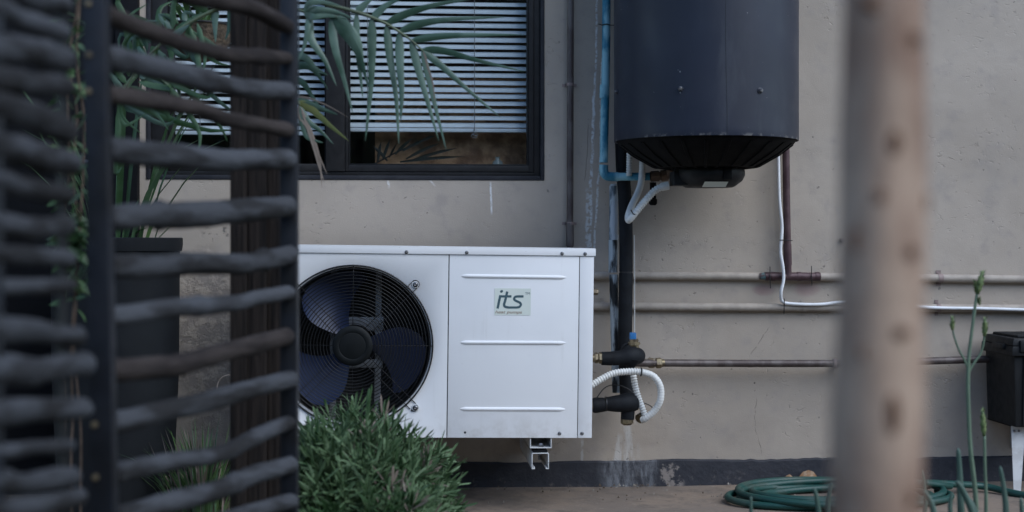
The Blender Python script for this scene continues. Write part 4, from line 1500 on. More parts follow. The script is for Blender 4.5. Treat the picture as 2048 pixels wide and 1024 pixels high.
# the free end runs off along the foot of the wall
tail = [atZ(1850, 966, .05), atZ(1905, 968, .035), atZ(1970, 973, .02), atZ(2050, 990, HR), atZ(2200, 1004, HR), atZ(2400, 1004, HR)]
full = hose_pts + smooth_path([hose_pts[-1].lerp(tail[0], .5)] + tail, 8)
gh_ = MB().tube(full, HR, 10).build('garden_hose', M_HOSE, smooth=True, origin=(hc.x, hc.y, 0))
tag(gh_, 'green garden hose lying in loose coils on the paving by the wall', 'hose')

# fallen leaves, litter
for (lx, ly, s_, rz, lab) in ((1612, 962, .034, .5, 'curled brown dry leaf against the black band behind the hose'), (1578, 968, .030, 2.2, 'flat tan dry leaf on the paving left of the curled one')):
    c = atZ(lx, ly, .006)
    c.y = min(c.y, -.03)
    c.z = .006
    m = MB()
    pts = []
    for k in range(7):
        u = k / 6
        pts.append(c + Vector((math.cos(rz) * (u - .5) * 2 * s_, math.sin(rz) * (u - .5) * s_ * .6, .018 * math.sin(u * 3.1) + .002)))
    m.blade(pts, s_ * 1.1, side=(0, .6, .8), fold=.5)
    o = m.build('dry_leaf', M_LITTER, smooth=True, origin=c)
    tag(o, lab, 'leaf', 'dry leaves on the paving')

m = MB()
rl = random.Random(4)
for i in range(150):
    xx = rl.uniform(-.5, 1.75)
    yy = -.02 - abs(rl.gauss(0, .16))
    if rl.random() < .35:
        c = atZ(1275, 985, 0)
        xx, yy = rl.gauss(c.x, .05), -.02 - abs(rl.gauss(0.0, .02))
    if rl.random() < .12:
        c = atZ(1470, 995, 0)
        xx, yy = rl.gauss(c.x, .06), rl.gauss(c.y, .03)
    s_ = rl.uniform(.0015, .0055)
    a = rl.uniform(0, 6.28)
    d = Vector((math.cos(a), math.sin(a), 0)) * s_
    e = Vector((-math.sin(a), math.cos(a), 0)) * s_ * rl.uniform(.3, .9)
    c = Vector((xx, min(yy, -.014), .004))
    h = Vector((0, 0, rl.uniform(.001, .004)))
    m.add([c - d, c - e + h, c + d, c + e, c + h * 2], [(0, 1, 4), (1, 2, 4), (2, 3, 4), (3, 0, 4), (0, 3, 2, 1)])
tag(m.build('debris', M_BITS, smooth=False), 'scattered paint flakes and crumbs on the paving by the wall', kind='stuff')

# ------------------------------------------------------------------ stick screens at the left
A_ = at(188, 500, 2.05)
B_ = at(577, 500, 2.60)


def on_plane(px, py, P, Q):
    """point seen at a pixel on the upright plane through P and Q"""
    d = FW + (px - 1024) / FPX * RT + (HOR - py) / FPX * UP
    e = Q - P
    nrm = Vector((e.y, -e.x, 0))
    t = (P - CAM).dot(nrm) / d.dot(nrm)
    return CAM + d * t


def depth(p): return (p - CAM).dot(FW)


gate = thing('stick_gate', 'gate of wavy weathered sticks between two dark steel posts', 'gate', (A_.x, A_.y, 0))


def stick(parent, pts_px, dia, P, Q, material, seed, off=0.0):
    rs_ = random.Random(seed)
    e = (Q - P)
    e.z = 0
    e.normalize()
    nrm = Vector((e.y, -e.x, 0))
    if nrm.dot(CAM - P) < 0: nrm = -nrm
    pts = []
    dd = []
    for (x_, y_) in pts_px:
        p = on_plane(x_, y_, P, Q)
        dd.append(depth(p))
        pts.append(p + nrm * (off + rs_.uniform(-.004, .004)))
    tm = sum(dd) / len(dd)
    path = smooth_path(pts, 9)
    n = len(path)
    r0 = dia / 2 * tm / FPX
    knobs = [rs_.uniform(.05, .95) for k_ in range(rs_.choice((0, 1, 1, 2)))]
    rs2 = []
    for i in range(n):
        u = i / (n - 1)
        q = r0 * (1.06 - .10 * u + .14 * mnoise.noise(Vector((u * 3.3, seed * 3.1, 0))) + .07 * mnoise.noise(Vector((u * 13, seed * 1.7, 5))) + sum(.22 * math.exp(-((u - k_) / .022) ** 2) for k_ in knobs))
        path[i] = path[i] + UP * r0 * .22 * mnoise.noise(Vector((u * 4, seed * 2.3, 9)))
        if rs_.random() < .04: q *= 1.06
        if i in (0, n - 1): q *= .72
        elif i in (1, n - 2): q *= .97
        rs2.append(q)
    # bring the rounded end rings close to the tips
    m = MB()
    m.tube(path, rs2, 14, True, .025, rs_)
    return m.build('stick', material, parent, smooth=True)


RS = [([(205, -70), (300, -45), (375, -8), (480, 8), (530, 30), (578, 54)], 38),
      ([(208, 24), (260, 48), (320, 70), (380, 90), (450, 107), (500, 112), (580, 118)], 33),
      ([(208, 117), (280, 131), (350, 146), (430, 167), (500, 178), (580, 181)], 43),
      ([(208, 190), (280, 198), (350, 210), (390, 216), (450, 237), (500, 246), (580, 261)], 34),
      ([(208, 299), (280, 305), (350, 312), (430, 318), (480, 321), (580, 318)], 47),
      ([(212, 437), (280, 432), (350, 432), (430, 430), (500, 421), (580, 414)], 49),
      ([(214, 530), (303, 532), (379, 527), (487, 527), (530, 520), (587, 507)], 45),
      ([(216, 633), (303, 620), (379, 613), (465, 608), (509, 597), (583, 585)], 35),
      ([(216, 741), (303, 735), (357, 730), (433, 709), (509, 689), (580, 674)], 41),
      ([(220, 848), (303, 827), (379, 811), (465, 789), (520, 773), (584, 756)], 41),
      ([(224, 948), (303, 931), (379, 919), (449, 904), (509, 876), (584, 844)], 36),
      ([(226, 1035), (303, 1016), (379, 995), (465, 968), (520, 946), (584, 928)], 41),
      ([(228, 1112), (303, 1085), (379, 1062), (470, 1032), (541, 1011), (584, 1003)], 36)]
for i, (pp, dia) in enumerate(RS):
    stick(gate, pp, dia, A_, B_, M_STICK2 if i in (0, 1, 3, 8) else M_STICK, 100 + i)


def steel_post(parent, px_top, px_bot, wpx, t, name='post', back=.03):
    a, b = at(px_top, -120, t), at(px_bot, 1180, t)
    hw = wpx / 2 * t / FPX
    d = (A_ - B_)
    d.z = 0
    ang = math.atan2((B_ - A_).y, (B_ - A_).x)
    m = MB()
    X_ = RT * hw
    Y_ = FW * back
    vs = []
    for c in (b, a):
        vs += [c - X_, c + X_, c + X_ + Y_, c - X_ + Y_]
    m.add(vs, [(0, 3, 2, 1), (4, 5, 6, 7), (0, 1, 5, 4), (1, 2, 6, 5), (2, 3, 7, 6), (3, 0, 4, 7)])
    return m.build(name, M_STEEL, parent, bevel=.004)


pst = steel_post(gate, 184, 207, 46, 2.03)
steel_post(gate, 576, 577, 34, 2.61)
# small rusty fixings on the near post
for (x_, y_) in ((177, 8), (177, 183), (178, 110), (189, 850), (191, 955)):
    p = at(x_, y_, 2.03) - FW * .001
    MB().lathe([(.0, -.0025), (.004, -.002), (.005, .001)], p, 10, 'Y').build('fixing', M_BRASS, pst)

A2, B2 = at(-60, 500, 1.55), at(150, 500, 1.86)
scr = thing('stick_screen', 'nearer screen of thick weathered sticks at the left edge', 'screen', (A2.x, A2.y, 0))
LS = [([(-60, -60), (0, -35), (75, -6), (132, 9)], 50), ([(-60, -6), (0, 18), (50, 40), (132, 64)], 40), ([(-60, 98), (0, 100), (60, 101), (137, 121)], 56),
      ([(-60, 150), (0, 158), (60, 165), (132, 174)], 48), ([(-60, 195), (0, 212), (60, 232), (140, 267)], 60), ([(-60, 268), (0, 292), (75, 312), (150, 331)], 55),
      ([(-60, 348), (0, 362), (65, 378), (138, 391)], 40), ([(-60, 436), (0, 447), (65, 457), (138, 449)], 46), ([(-60, 502), (0, 507), (70, 512), (139, 518)], 37),
      ([(-60, 569), (0, 571), (70, 574), (142, 569)], 34), ([(-60, 650), (0, 656), (80, 664), (160, 673)], 50), ([(-60, 738), (0, 740), (80, 741), (175, 729)], 58),
      ([(-60, 827), (0, 826), (80, 822), (176, 818)], 52), ([(-60, 906), (0, 902), (70, 896), (139, 889)], 28), ([(-60, 967), (0, 965), (70, 963), (147, 954)], 45),
      ([(-60, 1022), (0, 1018), (70, 1012), (162, 991)], 46)]
for i, (pp, dia) in enumerate(LS):
    stick(scr, pp, dia, A2, B2, M_STICK, 300 + i)
a, b = on_plane(108, -150, A2, B2), on_plane(108, 1200, A2, B2)
off = Vector((.0, .045, 0))
m = MB()
m.tube([b + off, a + off], .007, 4)
m.build('back_rail', M_BLKPLASTIC, scr)
a, b = on_plane(-50, -150, A2, B2), on_plane(-50, 1300, A2, B2)
m = MB()
m.tube([b + off, a + off], .018, 4)
m.build('back_rail', M_STEEL, scr)

# timber post behind the gate
tp = at(512, 600, 3.05)
post = thing('timber_post', 'dark brown timber post behind the stick gate', 'post', (tp.x, tp.y, 0))
sc_ = 3.05 / FPX
for (x0_, x1_, dy, nm) in ((460, 494, .0, 'plank'), (495.5, 532, .004, 'plank'), (533, 566, .018, 'plank')):
    a0, a1 = at(x0_, 500, 3.05), at(x1_, 500, 3.05)
    m = MB()
    N_ = 14
    vs, fs = [], []
    for i in range(N_ + 1):
        zz = -.02 + 2.3 * i / N_
        w1, w2 = .0015 * mnoise.noise(Vector((zz * 3, x0_, 0))), .0015 * mnoise.noise(Vector((zz * 3, x1_, 0)))
        vs += [(a0.x + w1, a0.y + dy, zz), (a1.x + w2, a1.y + dy, zz), (a1.x + w2, a1.y + .10, zz), (a0.x + w1, a0.y + .10, zz)]
    for i in range(N_):
        for k in range(4):
            k2 = (k + 1) % 4
            fs.append((4 * i + k, 4 * i + k2, 4 * i + 4 + k2, 4 * i + 4 + k))
    fs += [(3, 2, 1, 0), (4 * N_, 4 * N_ + 1, 4 * N_ + 2, 4 * N_ + 3)]
    m.add(vs, fs).build(nm, M_POSTWOOD, post, bevel=.003)

# ------------------------------------------------------------------ tall pot and its plant
pc = at(232, 480, 4.12)
PZ = .79
pot = thing('plant_pot', 'tall round charcoal plant pot standing behind the stick gate', 'pot', (pc.x, pc.y, 0))
m = MB()
m.lathe([(.155, 0), (.160, .004), (.178, .40), (.181, PZ - .04), (.187, PZ - .038), (.189, PZ - .02), (.189, PZ - .002), (.186, PZ), (.176, PZ), (.172, PZ - .05)], (pc.x, pc.y, 0), 56, 'Z', cap0=True)
m.build('pot_shell', M_POT, pot)
MB().lathe([(.173, 0), (.09, .006), (0, .010)], (pc.x, pc.y, PZ - .045), 30, 'Z').build('soil', M_SOIL, pot)
pp_ = thing('potted_strap_plant', 'green strap-leaved plant growing in the tall charcoal pot', 'plant', (pc.x, pc.y, PZ - .04))
rp = random.Random(12)
for i in range(34):
    a = rp.uniform(0, 2 * math.pi)
    ln = rp.uniform(.10, .22) if i < 12 else rp.uniform(.35, .70)
    lean = rp.uniform(.35, 1.0) if i < 12 else rp.uniform(.15, .75)
    d = Vector((math.cos(a), math.sin(a) * .7, 0))
    b0 = Vector((pc.x, pc.y, PZ - .04)) + d * rp.uniform(.02, .10)
    pts = [b0 + d * ln * lean * (u ** 1.4) + Vector((0, 0, ln * (u - .42 * lean * u * u * u))) for u in (0, .2, .4, .6, .8, 1)]
    MB().blade(pts, rp.uniform(.014, .022), side=d.cross(UP), fold=.3).build('leaf', M_VINE if i < 12 else M_STRAP, pp_, smooth=True)

# ------------------------------------------------------------------ palm behind the gate, fronds across the window
pb = at(515, 900, 3.62)
palm = thing('palm_plant', 'feathery palm with bluish green fronds hanging in front of the window', 'palm', (pb.x, pb.y, 0))
TP = 3.50
crown = at(508, 0, 3.62)
MB().tube(smooth_path([(pb.x, pb.y, -.01), (pb.x + .01, pb.y, .5), (crown.x, crown.y, crown.z)], 5), [.030, .029, .028, .027, .026, .025, .024, .023, .021, .019, .015], 10).build('trunk', M_LOG, palm)


def c3(cx, cy): return 580 + cx / 2.56, cy / 2.56


def frond(rpts, leafs, t0, mt, width=15):
    R_ = [at(x_, y_, t_) for (x_, y_, t_) in rpts]
    path = smooth_path(R_, 6)
    n = len(path)
    fr = MB().tube(path, [.0055 * (1 - .8 * i / (n - 1)) + .0008 for i in range(n)], 7).build('frond', M_RACHIS, palm, smooth=True)
    for (pts, wpx, mm, dt) in leafs:
        P = [at(x_, y_, t0 + dt * k / (len(pts) - 1)) for k, (x_, y_) in enumerate(pts)]
        P[0] = min(path, key=lambda q: (q - P[0]).length).lerp(P[0], .15)
        P = smooth_path(P, 4)
        d = P[-1] - P[0]
        sd = FW.cross(d.normalized()) + FW * rnd.uniform(-.3, .3)
        MB().blade(P, 1.2 * wpx * t0 / FPX, side=sd, fold=rnd.uniform(.25, .6), prof=lambda u: max(.05, min(1, u * 6 + .25) * (1 - max(0, u - .25) / .75) ** .75)).build('leaflet', mm, fr, smooth=True)
    return fr


def LL(*raw, w=14, m=None, dt=0.0):
    return ([c3(*p) for p in raw], w, m or M_PALM, dt)


frond([(508, 0, 3.6), (570, -12, 3.5), (640, 5, 3.46)] + [(*c3(x_, y_), 3.44) for x_, y_ in ((340, 62), (420, 90), (495, 122), (560, 163), (620, 206), (682, 262))],
      [LL((350, 60), (385, 20), (440, -30), w=13), LL((425, 78), (490, 25), (580, -15), w=14), LL((490, 120), (600, 70), (760, 22), (930, -4), w=14),
       LL((562, 160), (680, 120), (840, 98), (1100, 88), w=14), LL((625, 206), (760, 185), (950, 178), (1200, 177), w=13), LL((680, 254), (790, 262), (960, 310), (1200, 366), w=13),
       LL((684, 262), (780, 340), (900, 450), (1078, 602), w=12), LL((345, 68), (342, 220), (360, 380), (372, 500), w=11), LL((413, 95), (420, 260), (412, 470), (385, 722), w=15),
       LL((492, 128), (515, 300), (545, 500), (557, 738), w=14), LL((555, 168), (562, 320), (572, 480), (566, 620), w=15, dt=-.04), LL((618, 210), (660, 360), (705, 520), (762, 722), w=14),
       LL((674, 258), (715, 420), (752, 580), (800, 768), w=11), LL((676, 262), (700, 340), (730, 430), (742, 560), w=6, m=M_DRYLEAF)], 3.44, M_PALM)
frond([(508, 0, 3.6), (545, -4, 3.52), (590, 18, 3.46), (652, 32, 3.42)] + [(*c3(x_, y_), 3.4) for x_, y_ in ((240, 85),)],
      [LL((185, 88), (270, 160), (350, 280), (398, 440), w=19), LL((195, 110), (230, 240), (275, 400), (322, 580), w=14), LL((262, 80), (300, 150), (340, 240), (385, 345), w=16),
       LL((45, 95), (105, 190), (180, 310), (238, 440), w=15), LL((30, 52), (130, 52), (230, 62), (328, 98), w=15), LL((28, 75), (110, 85), (190, 78), (300, 96), w=13),
       LL((80, 50), (90, 130), (70, 240), (30, 330), w=11), LL((0, 30), (90, 20), (170, 10), (260, 30), w=12), LL((330, 66), (345, 200), (370, 330), (402, 440), w=14, dt=.05)], 3.4, M_PALM)
frond([(508, 0, 3.6), (530, 50, 3.52), (555, 115, 3.48), (585, 180, 3.46), (600, 210, 3.45)],
      [LL((20, 225), (70, 290), (130, 350), (195, 385), w=13), LL((10, 320), (70, 335), (130, 370), (195, 460), w=14), LL((10, 380), (60, 420), (110, 490), (160, 560), w=12),
       LL((30, 525), (110, 560), (200, 640), (302, 722), w=14, m=M_PALMY), LL((28, 518), (100, 535), (170, 560), (245, 588), w=13), LL((40, 600), (90, 620), (150, 665), (222, 738), w=12),
       LL((30, 490), (100, 505), (200, 545), (305, 606), w=4, m=M_DRYLEAF), LL((88, 640), (115, 720), (150, 800), (190, 893), w=6, m=M_DRYLEAF), LL((92, 640), (130, 740), (155, 850), (163, 965), w=6, m=M_DRYLEAF),
       LL((95, 640), (118, 740), (148, 850), (178, 940), w=5, m=M_DRYLEAF), LL((20, 560), (50, 600), (90, 660), (120, 760), w=5, m=M_DRYLEAF), LL((30, 700), (80, 690), (130, 720), (170, 730), w=9)], 3.45, M_PALM)


def c1(cx, cy): return cx / 2, cy / 2


def L1(*raw, w=15, m=None, dt=0.0): return ([c1(*p) for p in raw], w * .62, m or (M_STRAP if rnd.random() < .5 else M_PALM), dt)


XL = []
rq = random.Random(77)
for i in range(34):
    bx_0, by_0 = rq.uniform(440, 900), rq.uniform(-20, 420)
    aa = rq.choice((rq.uniform(-1.1, -.3), rq.uniform(-2.6, -2.0), rq.uniform(.2, 1.0), rq.uniform(1.2, 1.9)))
    ln = rq.uniform(90, 190)
    XL.append(((bx_0, by_0), (bx_0 + math.cos(aa) * ln * .5, by_0 + math.sin(aa) * ln * .5 - 8), (bx_0 + math.cos(aa) * ln, by_0 + math.sin(aa) * ln + 10)))


frond([(508, 0, 3.6), (430, 20, 3.6), (350, 65, 3.6), (280, 130, 3.6), (240, 200, 3.6)],
      [L1((430, 165), (500, 90), (590, 15)), L1((440, 205), (510, 165), (590, 140)), L1((500, 215), (550, 150), (600, 100)), L1((640, 0), (655, 60), (668, 125), w=16),
       L1((850, 25), (858, 90), (862, 170), w=22, m=M_PALM), L1((920, 60), (915, 110), (900, 160), w=16, m=M_PALM), L1((680, 115), (760, 80), (845, 40), w=22), L1((600, 170), (612, 210), (610, 250), w=22),
       L1((680, 180), (684, 220), (680, 255), w=20), L1((720, 262), (740, 230), (760, 205), w=16), L1((770, 210), (780, 240), (800, 275), w=20), L1((810, 255), (850, 240), (915, 262), w=14),
       L1((430, 545), (500, 500), (590, 450), w=14), L1((600, 552), (660, 500), (722, 448), w=15), L1((430, 425), (490, 470), (565, 535), w=13), L1((425, 330), (460, 310), (520, 280), w=16),
       L1((690, 520), (800, 515), (918, 520), w=18), L1((740, 400), (800, 385), (850, 375), w=16), L1((560, 470), (600, 440), (640, 460), w=40), L1((620, 470), (650, 450), (670, 480), w=34),
       L1((600, 20), (640, 60), (700, 90), w=18), L1((700, 20), (740, 50), (790, 60), w=16), L1((480, 20), (520, 60), (540, 110), w=16), L1((420, 20), (470, 10), (520, -20), w=20), L1((590, 330), (650, 350), (700, 365), w=24), L1((640, 300), (700, 290), (780, 310), w=18),
       *[L1(*q, w=rq.uniform(13, 22), dt=rq.uniform(-.06, .06)) for q in XL], L1((430, 640), (470, 600), (500, 560), w=12), L1((445, 740), (460, 690), (490, 660), w=16)], 3.6, M_STRAP)

# hanging coir basket behind the upper sticks
hb_ = at(398, 62, 3.9)
bas = thing('hanging_basket', 'brown coir planter seen between the upper sticks of the gate', 'planter', (hb_.x, hb_.y, hb_.z - .08))
m = MB()
m.lathe([(.02, -.085), (.06, -.07), (.085, -.03), (.092, .01), (.094, .016), (.08, .012), (0, .02)], hb_, 30, 'Z')
m.build('coir_bowl', M_COIR, bas, smooth='auto')
MB().tube([hb_ + Vector((math.cos(a) * .095, math.sin(a) * .095, .014)) for a in [2 * math.pi * k / 24 for k in range(25)]], .0025, 6, caps=False).build('wire_rim', M_BLKWIRE, bas)
for k in range(3):
    a = 2 * math.pi * k / 3 + .4
    MB().tube([hb_ + Vector((math.cos(a) * .095, math.sin(a) * .095, .014)), hb_ + Vector((0, 0, .6))], .0013, 5).build('chain', M_BLKWIRE, bas)
for i in range(26):
    a = rp.uniform(0, 6.28)
    d = Vector((math.cos(a), math.sin(a), 0))
    b0 = hb_ + d * rp.uniform(.01, .07) + Vector((0, 0, .012))
    ln = rp.uniform(.05, .11)
    MB().blade([b0 + d * ln * .5 * u * u + Vector((0, 0, ln * u * (1 - .35 * u))) for u in (0, .35, .7, 1)], .013, side=d.cross(UP)).build('leaf', M_VINE, bas, smooth=True)

# climbing vine beside the near post
vb = at(140, 700, 2.75)
vine = thing('climbing_vine', 'leafy green vine climbing straight up behind the gap beside the near steel post', 'vine', (vb.x, vb.y, 0))
rv = random.Random(31)
for k, xo in enumerate((137, 149, 158)):
    pts = [Vector((at(xo, 0, 2.75).x, at(xo, 0, 2.75).y, 0))] + [at(xo + rv.uniform(-11, 9), y_, 2.75 + rv.uniform(-.02, .02)) for y_ in (950, 830, 700, 580, 460, 340, 230, 120, 0, -100)]
    MB().tube(smooth_path(pts, 4), .0022, 6).build('stem', M_TWIG, vine)
for i in range(240):
    y_ = rv.uniform(-40, 620) if rv.random() < .75 else rv.uniform(440, 520)
    x_ = rv.gauss(146, 13)
    b0 = at(x_, y_, 2.75 + rv.uniform(-.04, .04))
    a = rv.uniform(-1.0, 4.1)
    ln = rv.uniform(.018, .05)
    d = RT * math.cos(a) + UP * math.sin(a) + FW * rv.uniform(-.7, .2)
    MB().blade([b0, b0 + d * ln * .35, b0 + d * ln * .7 - UP * ln * .05, b0 + d * ln - UP * ln * .15], ln * rv.uniform(.3, .5), side=RT.cross(d) + UP * .3 + RT * .4).build('leaf', M_VINE if rv.random() < .6 else M_STRAP, vine, smooth=True)

# ------------------------------------------------------------------ grey-green shrub in front of the unit
SY = 3.45
sc0 = at(702, 1000, SY)
shrub = thing('leafy_shrub', 'grey-green narrow-leaved shrub in front of the fan', 'shrub', (sc0.x, sc0.y, 0))
rs = random.Random(99)


def sprig_data(seed, n=13):
    q = random.Random(seed)
    m = MB()
    H_ = q.uniform(.07, .11)
    lean = Vector((q.uniform(-.25, .25), q.uniform(-.25, .25), 1)).normalized()
    m.tube([(0, 0, 0), lean * H_ * .55, lean * H_ * .8], [.0016, .0013, .0009], 4)
    for i in range(n):
        u = i / (n - 1)
        a = i * 2.4 + q.uniform(-.4, .4)
        el = (.35 + .85 * u) + q.uniform(-.2, .2)
        ln = q.uniform(.040, .072) * (1.0 - .25 * abs(u - .5))
        d = Vector((math.cos(a) * math.cos(el), math.sin(a) * math.cos(el), math.sin(el)))
        b0 = lean * H_ * (.12 + .70 * u)
        curl = q.uniform(-.25, .55)
        pts = []
        for w_ in (0, .3, .6, .85, 1):
            pts.append(b0 + d * ln * w_ + Vector((math.cos(a), math.sin(a), -.9)) * ln * curl * .4 * w_ * w_)
        sd = d.cross(Vector((0, 0, 1)))
        m.blade(pts, q.uniform(.0050, .0080), side=sd, fold=.45, prof=lambda t: max(.25, min(1, .35 + t * 2.2)) * (1 if t < .7 else 1 - (t - .7) / .45))
    return m


variants = [sprig_data(k) for k in range(10)]
vmesh = [v.mesh('sprig', M_SHRUB, Vector((0, 0, 0)), True, 0) for v in variants]
vdry = []
for me_ in vmesh:
    d_ = me_.copy()
    d_.materials[0] = M_DRYLEAF
    vdry.append(d_)
RX, RY, RZ = .205, .24, .270


def dome_point(q, shell):
    while True:
        a, z_ = q.uniform(0, 2 * math.pi), q.uniform(-.25, 1)
        r_ = math.sqrt(max(0, 1 - z_ * z_))
        k = shell * (1 + .22 * mnoise.noise(Vector((math.cos(a) * 2, math.sin(a) * 2.6, z_ * 2.6 + 4))))
        p = Vector((math.cos(a) * r_ * RX * k, math.sin(a) * r_ * RY * k, .085 + max(z_, -.25) * (RZ * k - .075)))
        return p, Vector((math.cos(a) * r_, math.sin(a) * r_, z_))


big = MB()
cnt = 0
for i in range(1350):
    p, nn = dome_point(rs, rs.uniform(.35, 1.0) ** .6 if i >= 290 else rs.uniform(.86, 1.02))
    if i < 290 and nn.y > .35:      # the first ones face the viewer
        nn.y = -nn.y
        p.y = -p.y
    up_ = (nn * .75 + Vector((rs.uniform(-.7, .7), rs.uniform(-.7, .7), rs.uniform(.1, .8)))).normalized()
    qt = up_.to_track_quat('Z', 'Y')
    M4 = Matrix.Translation(p) @ qt.to_matrix().to_4x4() @ Matrix.Rotation(rs.uniform(0, 6.28), 4, 'Z') @ Matrix.Scale(rs.uniform(.6, 1.15), 4)
    k = rs.randrange(10)
    if i < 290:
        o = inst('sprig', vmesh[k] if rs.random() > .07 else vdry[k], shrub)
        o.matrix_local = M4
    else:
        base = len(big.v)
        big.v += [M4 @ v + shrub.location for v in variants[k].v]
        big.f += [tuple(base + j for j in f) for f in variants[k].f]
fo = big.build('inner_foliage', M_SHRUB, shrub, smooth=True)
tag(fo, kind='stuff')
for i in range(70):
    p, nn = dome_point(rs, rs.uniform(.75, 1.0))
    m = MB().tube(smooth_path([shrub.location + Vector((p.x * .15, p.y * .15, 0)), shrub.location + p * .6 + Vector((rs.uniform(-.02, .02), 0, .02)), shrub.location + p], 4), [.004, .0036, .0033, .003, .0027, .0024, .002, .0017, .0015], 5)
    m.build('stem', M_TWIG, shrub, smooth=True)

# little tuft and log behind the gate
tc = at(405, 900, 4.05)
tuft = thing('grass_tuft', 'half-dry grassy tuft on the ground behind the lower gate sticks', 'grass tuft', (tc.x, tc.y, 0))
rt_ = random.Random(5)
for i in range(250):
    a = rt_.uniform(0, 6.28)
    d = Vector((math.cos(a), math.sin(a), 0))
    ln = rt_.uniform(.10, .30)
    lean = rt_.uniform(.1, .75)
    b0 = Vector((tc.x, tc.y, .0)) + d * rt_.uniform(0, .10)
    MB().blade([b0 + d * ln * lean * u ** 1.6 + Vector((0, 0, ln * (u - .35 * lean * u ** 3))) for u in (0, .25, .5, .75, 1)], rt_.uniform(.004, .008), side=d.cross(UP), fold=.3).build('blade', rt_.choice((M_STRAP, M_VINE, M_VINE, M_DRYLEAF)), tuft, smooth=True)
lc = at(425, 880, 4.2)
lg_ = pipe_thing('fallen_log', 'dark weathered log behind the grassy tuft', 'log', [Vector((lc.x - .09, lc.y, .02)), Vector((lc.x - .03, lc.y + .01, .10)), Vector((lc.x + .03, lc.y, .14)), Vector((lc.x + .14, lc.y - .01, .12))], .026, M_LOG, 'log_body', 4, 12)
MB().tube(smooth_path([at(433, 785, 4.0), at(436, 765, 4.0), at(448, 752, 4.0), at(467, 750, 4.0)], 4), .0016, 5).build('dead_twig', M_DRYLEAF, tuft)

# ------------------------------------------------------------------ flowering succulent at the right
q0 = at(1950, 1000, 3.25)
su = thing('flower_stalk_plant', 'slender succulent with tall budding stalks at the lower right', 'plant', (q0.x, q0.y, 0))


def stalk(pts, r0, r1, t, name='stalk'):
    P = smooth_path([at(x_, y_, t) for x_, y_ in pts], 5)
    n = len(P)
    return MB().tube(P, [r0 + (r1 - r0) * i / (n - 1) for i in range(n)], 8).build(name, M_SUCCSTEM, su, smooth=True)


def bud(x0_, y0_, x1_, y1_, wpx, t):
    a, b = at(x0_, y0_, t), at(x1_, y1_, t)
    m = MB()
    n = 9
    m.tube([a.lerp(b, i / n) for i in range(n + 1)], [max(.0006, wpx / 2 * t / FPX * math.sin(math.pi * min(1, .12 + .88 * i / n)) ** .6 * (1 + .16 * (-1) ** i)) for i in range(n + 1)], 9)
    ax = (b - a).normalized()
    for i in range(22):
        u = rp.uniform(.05, .95)
        aa = rp.uniform(0, 6.28)
        rad = wpx / 2 * t / FPX * math.sin(math.pi * (.1 + .85 * u)) ** .6
        s1 = ax.cross(FW).normalized()
        s2 = ax.cross(s1)
        o_ = s1 * math.cos(aa) + s2 * math.sin(aa)
        c = a.lerp(b, u) + o_ * rad * .8
        m.blade([c, c + (o_ * .5 + ax) * .004, c + (o_ * .8 + ax * 1.2) * .007], .004, side=ax.cross(o_))
    m.build('bud', M_BUD, su, smooth=True)


stalk([(1952, 1180), (1952, 1010), (1941, 900), (1937, 820), (1936, 760), (1938, 710), (1944, 660), (1952, 600), (1957, 575)], .0062, .0032, 3.25)
bud(1955, 588, 1966, 540, 13, 3.25)
stalk([(1938, 742), (1928, 718), (1918, 700), (1908, 672), (1905, 655)], .0030, .0022, 3.25)
bud(1905, 660, 1905, 636, 9, 3.25)
stalk([(1937, 745), (1948, 726), (1962, 705), (1968, 680), (1970, 660)], .0030, .0022, 3.25)
bud(1969, 672, 1970, 636, 11, 3.25)
stalk([(1968, 1180), (1972, 1010), (1970, 940), (1969, 870)], .0050, .0034, 3.3)
bud(1968, 872, 1965, 818, 11, 3.3)
for (x0_, y0_, x1_, y1_) in ((1952, 588, 1950, 562), (1960, 610, 1957, 598)):
    bud(x0_, y0_, x1_, y1_, 5, 3.25)
for (pts, wpx, t) in (([(1930, 1180), (1922, 1020), (1919, 940), (1916, 896)], 22, 3.2), ([(1990, 1180), (1950, 1040), (1925, 980), (1912, 962)], 22, 3.1),
                      ([(2005, 1180), (2012, 1040), (2008, 980), (2000, 932)], 20, 3.1), ([(1880, 1180), (1872, 1060), (1864, 1010), (1848, 980)], 22, 3.0), ([(1900, 1180), (1905, 1060), (1900, 1015), (1905, 985)], 18, 3.1),
                      ([(1880, 1180), (1850, 1060), (1852, 1000), (1846, 940)], 14, 3.2), ([(2050, 1180), (2050, 1060), (2044, 1020), (2042, 995)], 18, 3.1), ([(1970, 1180), (1960, 1060), (1945, 1010), (1930, 990)], 18, 3.15),
                      ([(1520, 1180), (1506, 1080), (1502, 1020), (1502, 992)], 14, 3.2), ([(1640, 1180), (1640, 1060), (1634, 1000), (1628, 975)], 18, 3.1), ([(1660, 1180), (1660, 1080), (1655, 1010), (1662, 965)], 18, 3.1)):
    P = smooth_path([at(x_, y_, t) for x_, y_ in pts], 5)
    n = len(P)
    r0 = .72 * wpx / 2 * t / FPX
    rad = [r0 * (1 - .55 * (i / (n - 1)) ** 2) for i in range(n)]
    rad[-1] = r0 * .15
    par = su
    MB().tube(P, rad, 8).build('leaf', M_SUCC, par, smooth=True)

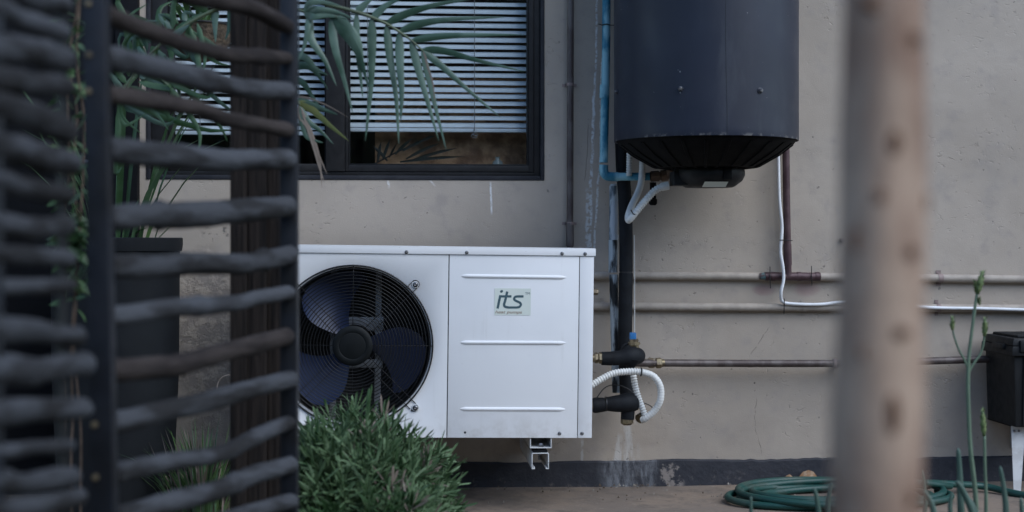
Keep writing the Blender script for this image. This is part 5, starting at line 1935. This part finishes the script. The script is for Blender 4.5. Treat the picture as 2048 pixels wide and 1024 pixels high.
# ------------------------------------------------------------------ tree trunk close to the camera
tt = at(1760, 500, 1.08)
tree = thing('young_tree', 'slim pale trunk of a young tree standing close in front, out of focus', 'tree', (tt.x, tt.y, 0))
m = MB()
N_, K = 70, 28
vs, fs = [], []
top, bot = at(1769, 0, 1.08), at(1752, 1024, 1.08)
for i in range(N_ + 1):
    zz = -.02 + 2.6 * i / N_
    f = (zz - bot.z) / (top.z - bot.z)
    c = bot.lerp(top, f)
    if f > 1: c = Vector((top.x, top.y, zz))
    r0 = (.0347 - .0042 * max(-.5, min(1.6, f)))
    for k in range(K):
        a = 2 * math.pi * k / K
        q = r0 * (1 + .10 * mnoise.noise(Vector((math.cos(a) * 1.5, math.sin(a) * 1.5, zz * 11))) + .025 * mnoise.noise(Vector((math.cos(a) * 4, math.sin(a) * 4, zz * 30))))
        vs.append((c.x + math.cos(a) * q, c.y + math.sin(a) * q, zz))
for i in range(N_):
    for k in range(K):
        k2 = (k + 1) % K
        fs.append((i * K + k, i * K + k2, (i + 1) * K + k2, (i + 1) * K + k))
m.add(vs, fs)
m.build('trunk', M_BARK, tree, smooth=True)
for (x_, y_, w_, h_) in ((1768, 290, 14, 26), (1763, 820, 14, 42), (1800, 505, 14, 14), (1800, 985, 12, 18), (1735, 20, 30, 16), (1838, 405, 12, 22), (1700, 480, 12, 26), (1740, 395, 12, 14), (1808, 90, 16, 16), (1712, 700, 12, 14), (1780, 660, 18, 12)):
    p = at(x_, y_, 1.08)
    dx = (p - tt).dot(RT)
    s_ = 1.08 / FPX
    f = (p.z - bot.z) / (top.z - bot.z)
    cc = bot.lerp(top, f)
    ox = (p - cc).dot(RT)
    rr_ = .0347 - .0042 * f
    dep_ = math.sqrt(max(1e-6, rr_ * rr_ - ox * ox))
    ctr = cc + RT * ox - FW * (dep_ - .0015)
    mk = MB()
    ns = 14
    vs, fs = [], []
    for i, q in enumerate((1.0, .8, .45, .0001)):
        for k in range(ns):
            a = 2 * math.pi * k / ns
            vs.append(ctr + RT * math.cos(a) * w_ * s_ * q + UP * math.sin(a) * h_ * s_ * q - FW * (.0005, .0032, .0026, .0010)[i])
    for i in range(3):
        for k in range(ns):
            k2 = (k + 1) % ns
            fs.append((i * ns + k, i * ns + k2, (i + 1) * ns + k2, (i + 1) * ns + k))
    mk.add(vs, fs).build('knot', M_KNOT, tree, smooth=True)
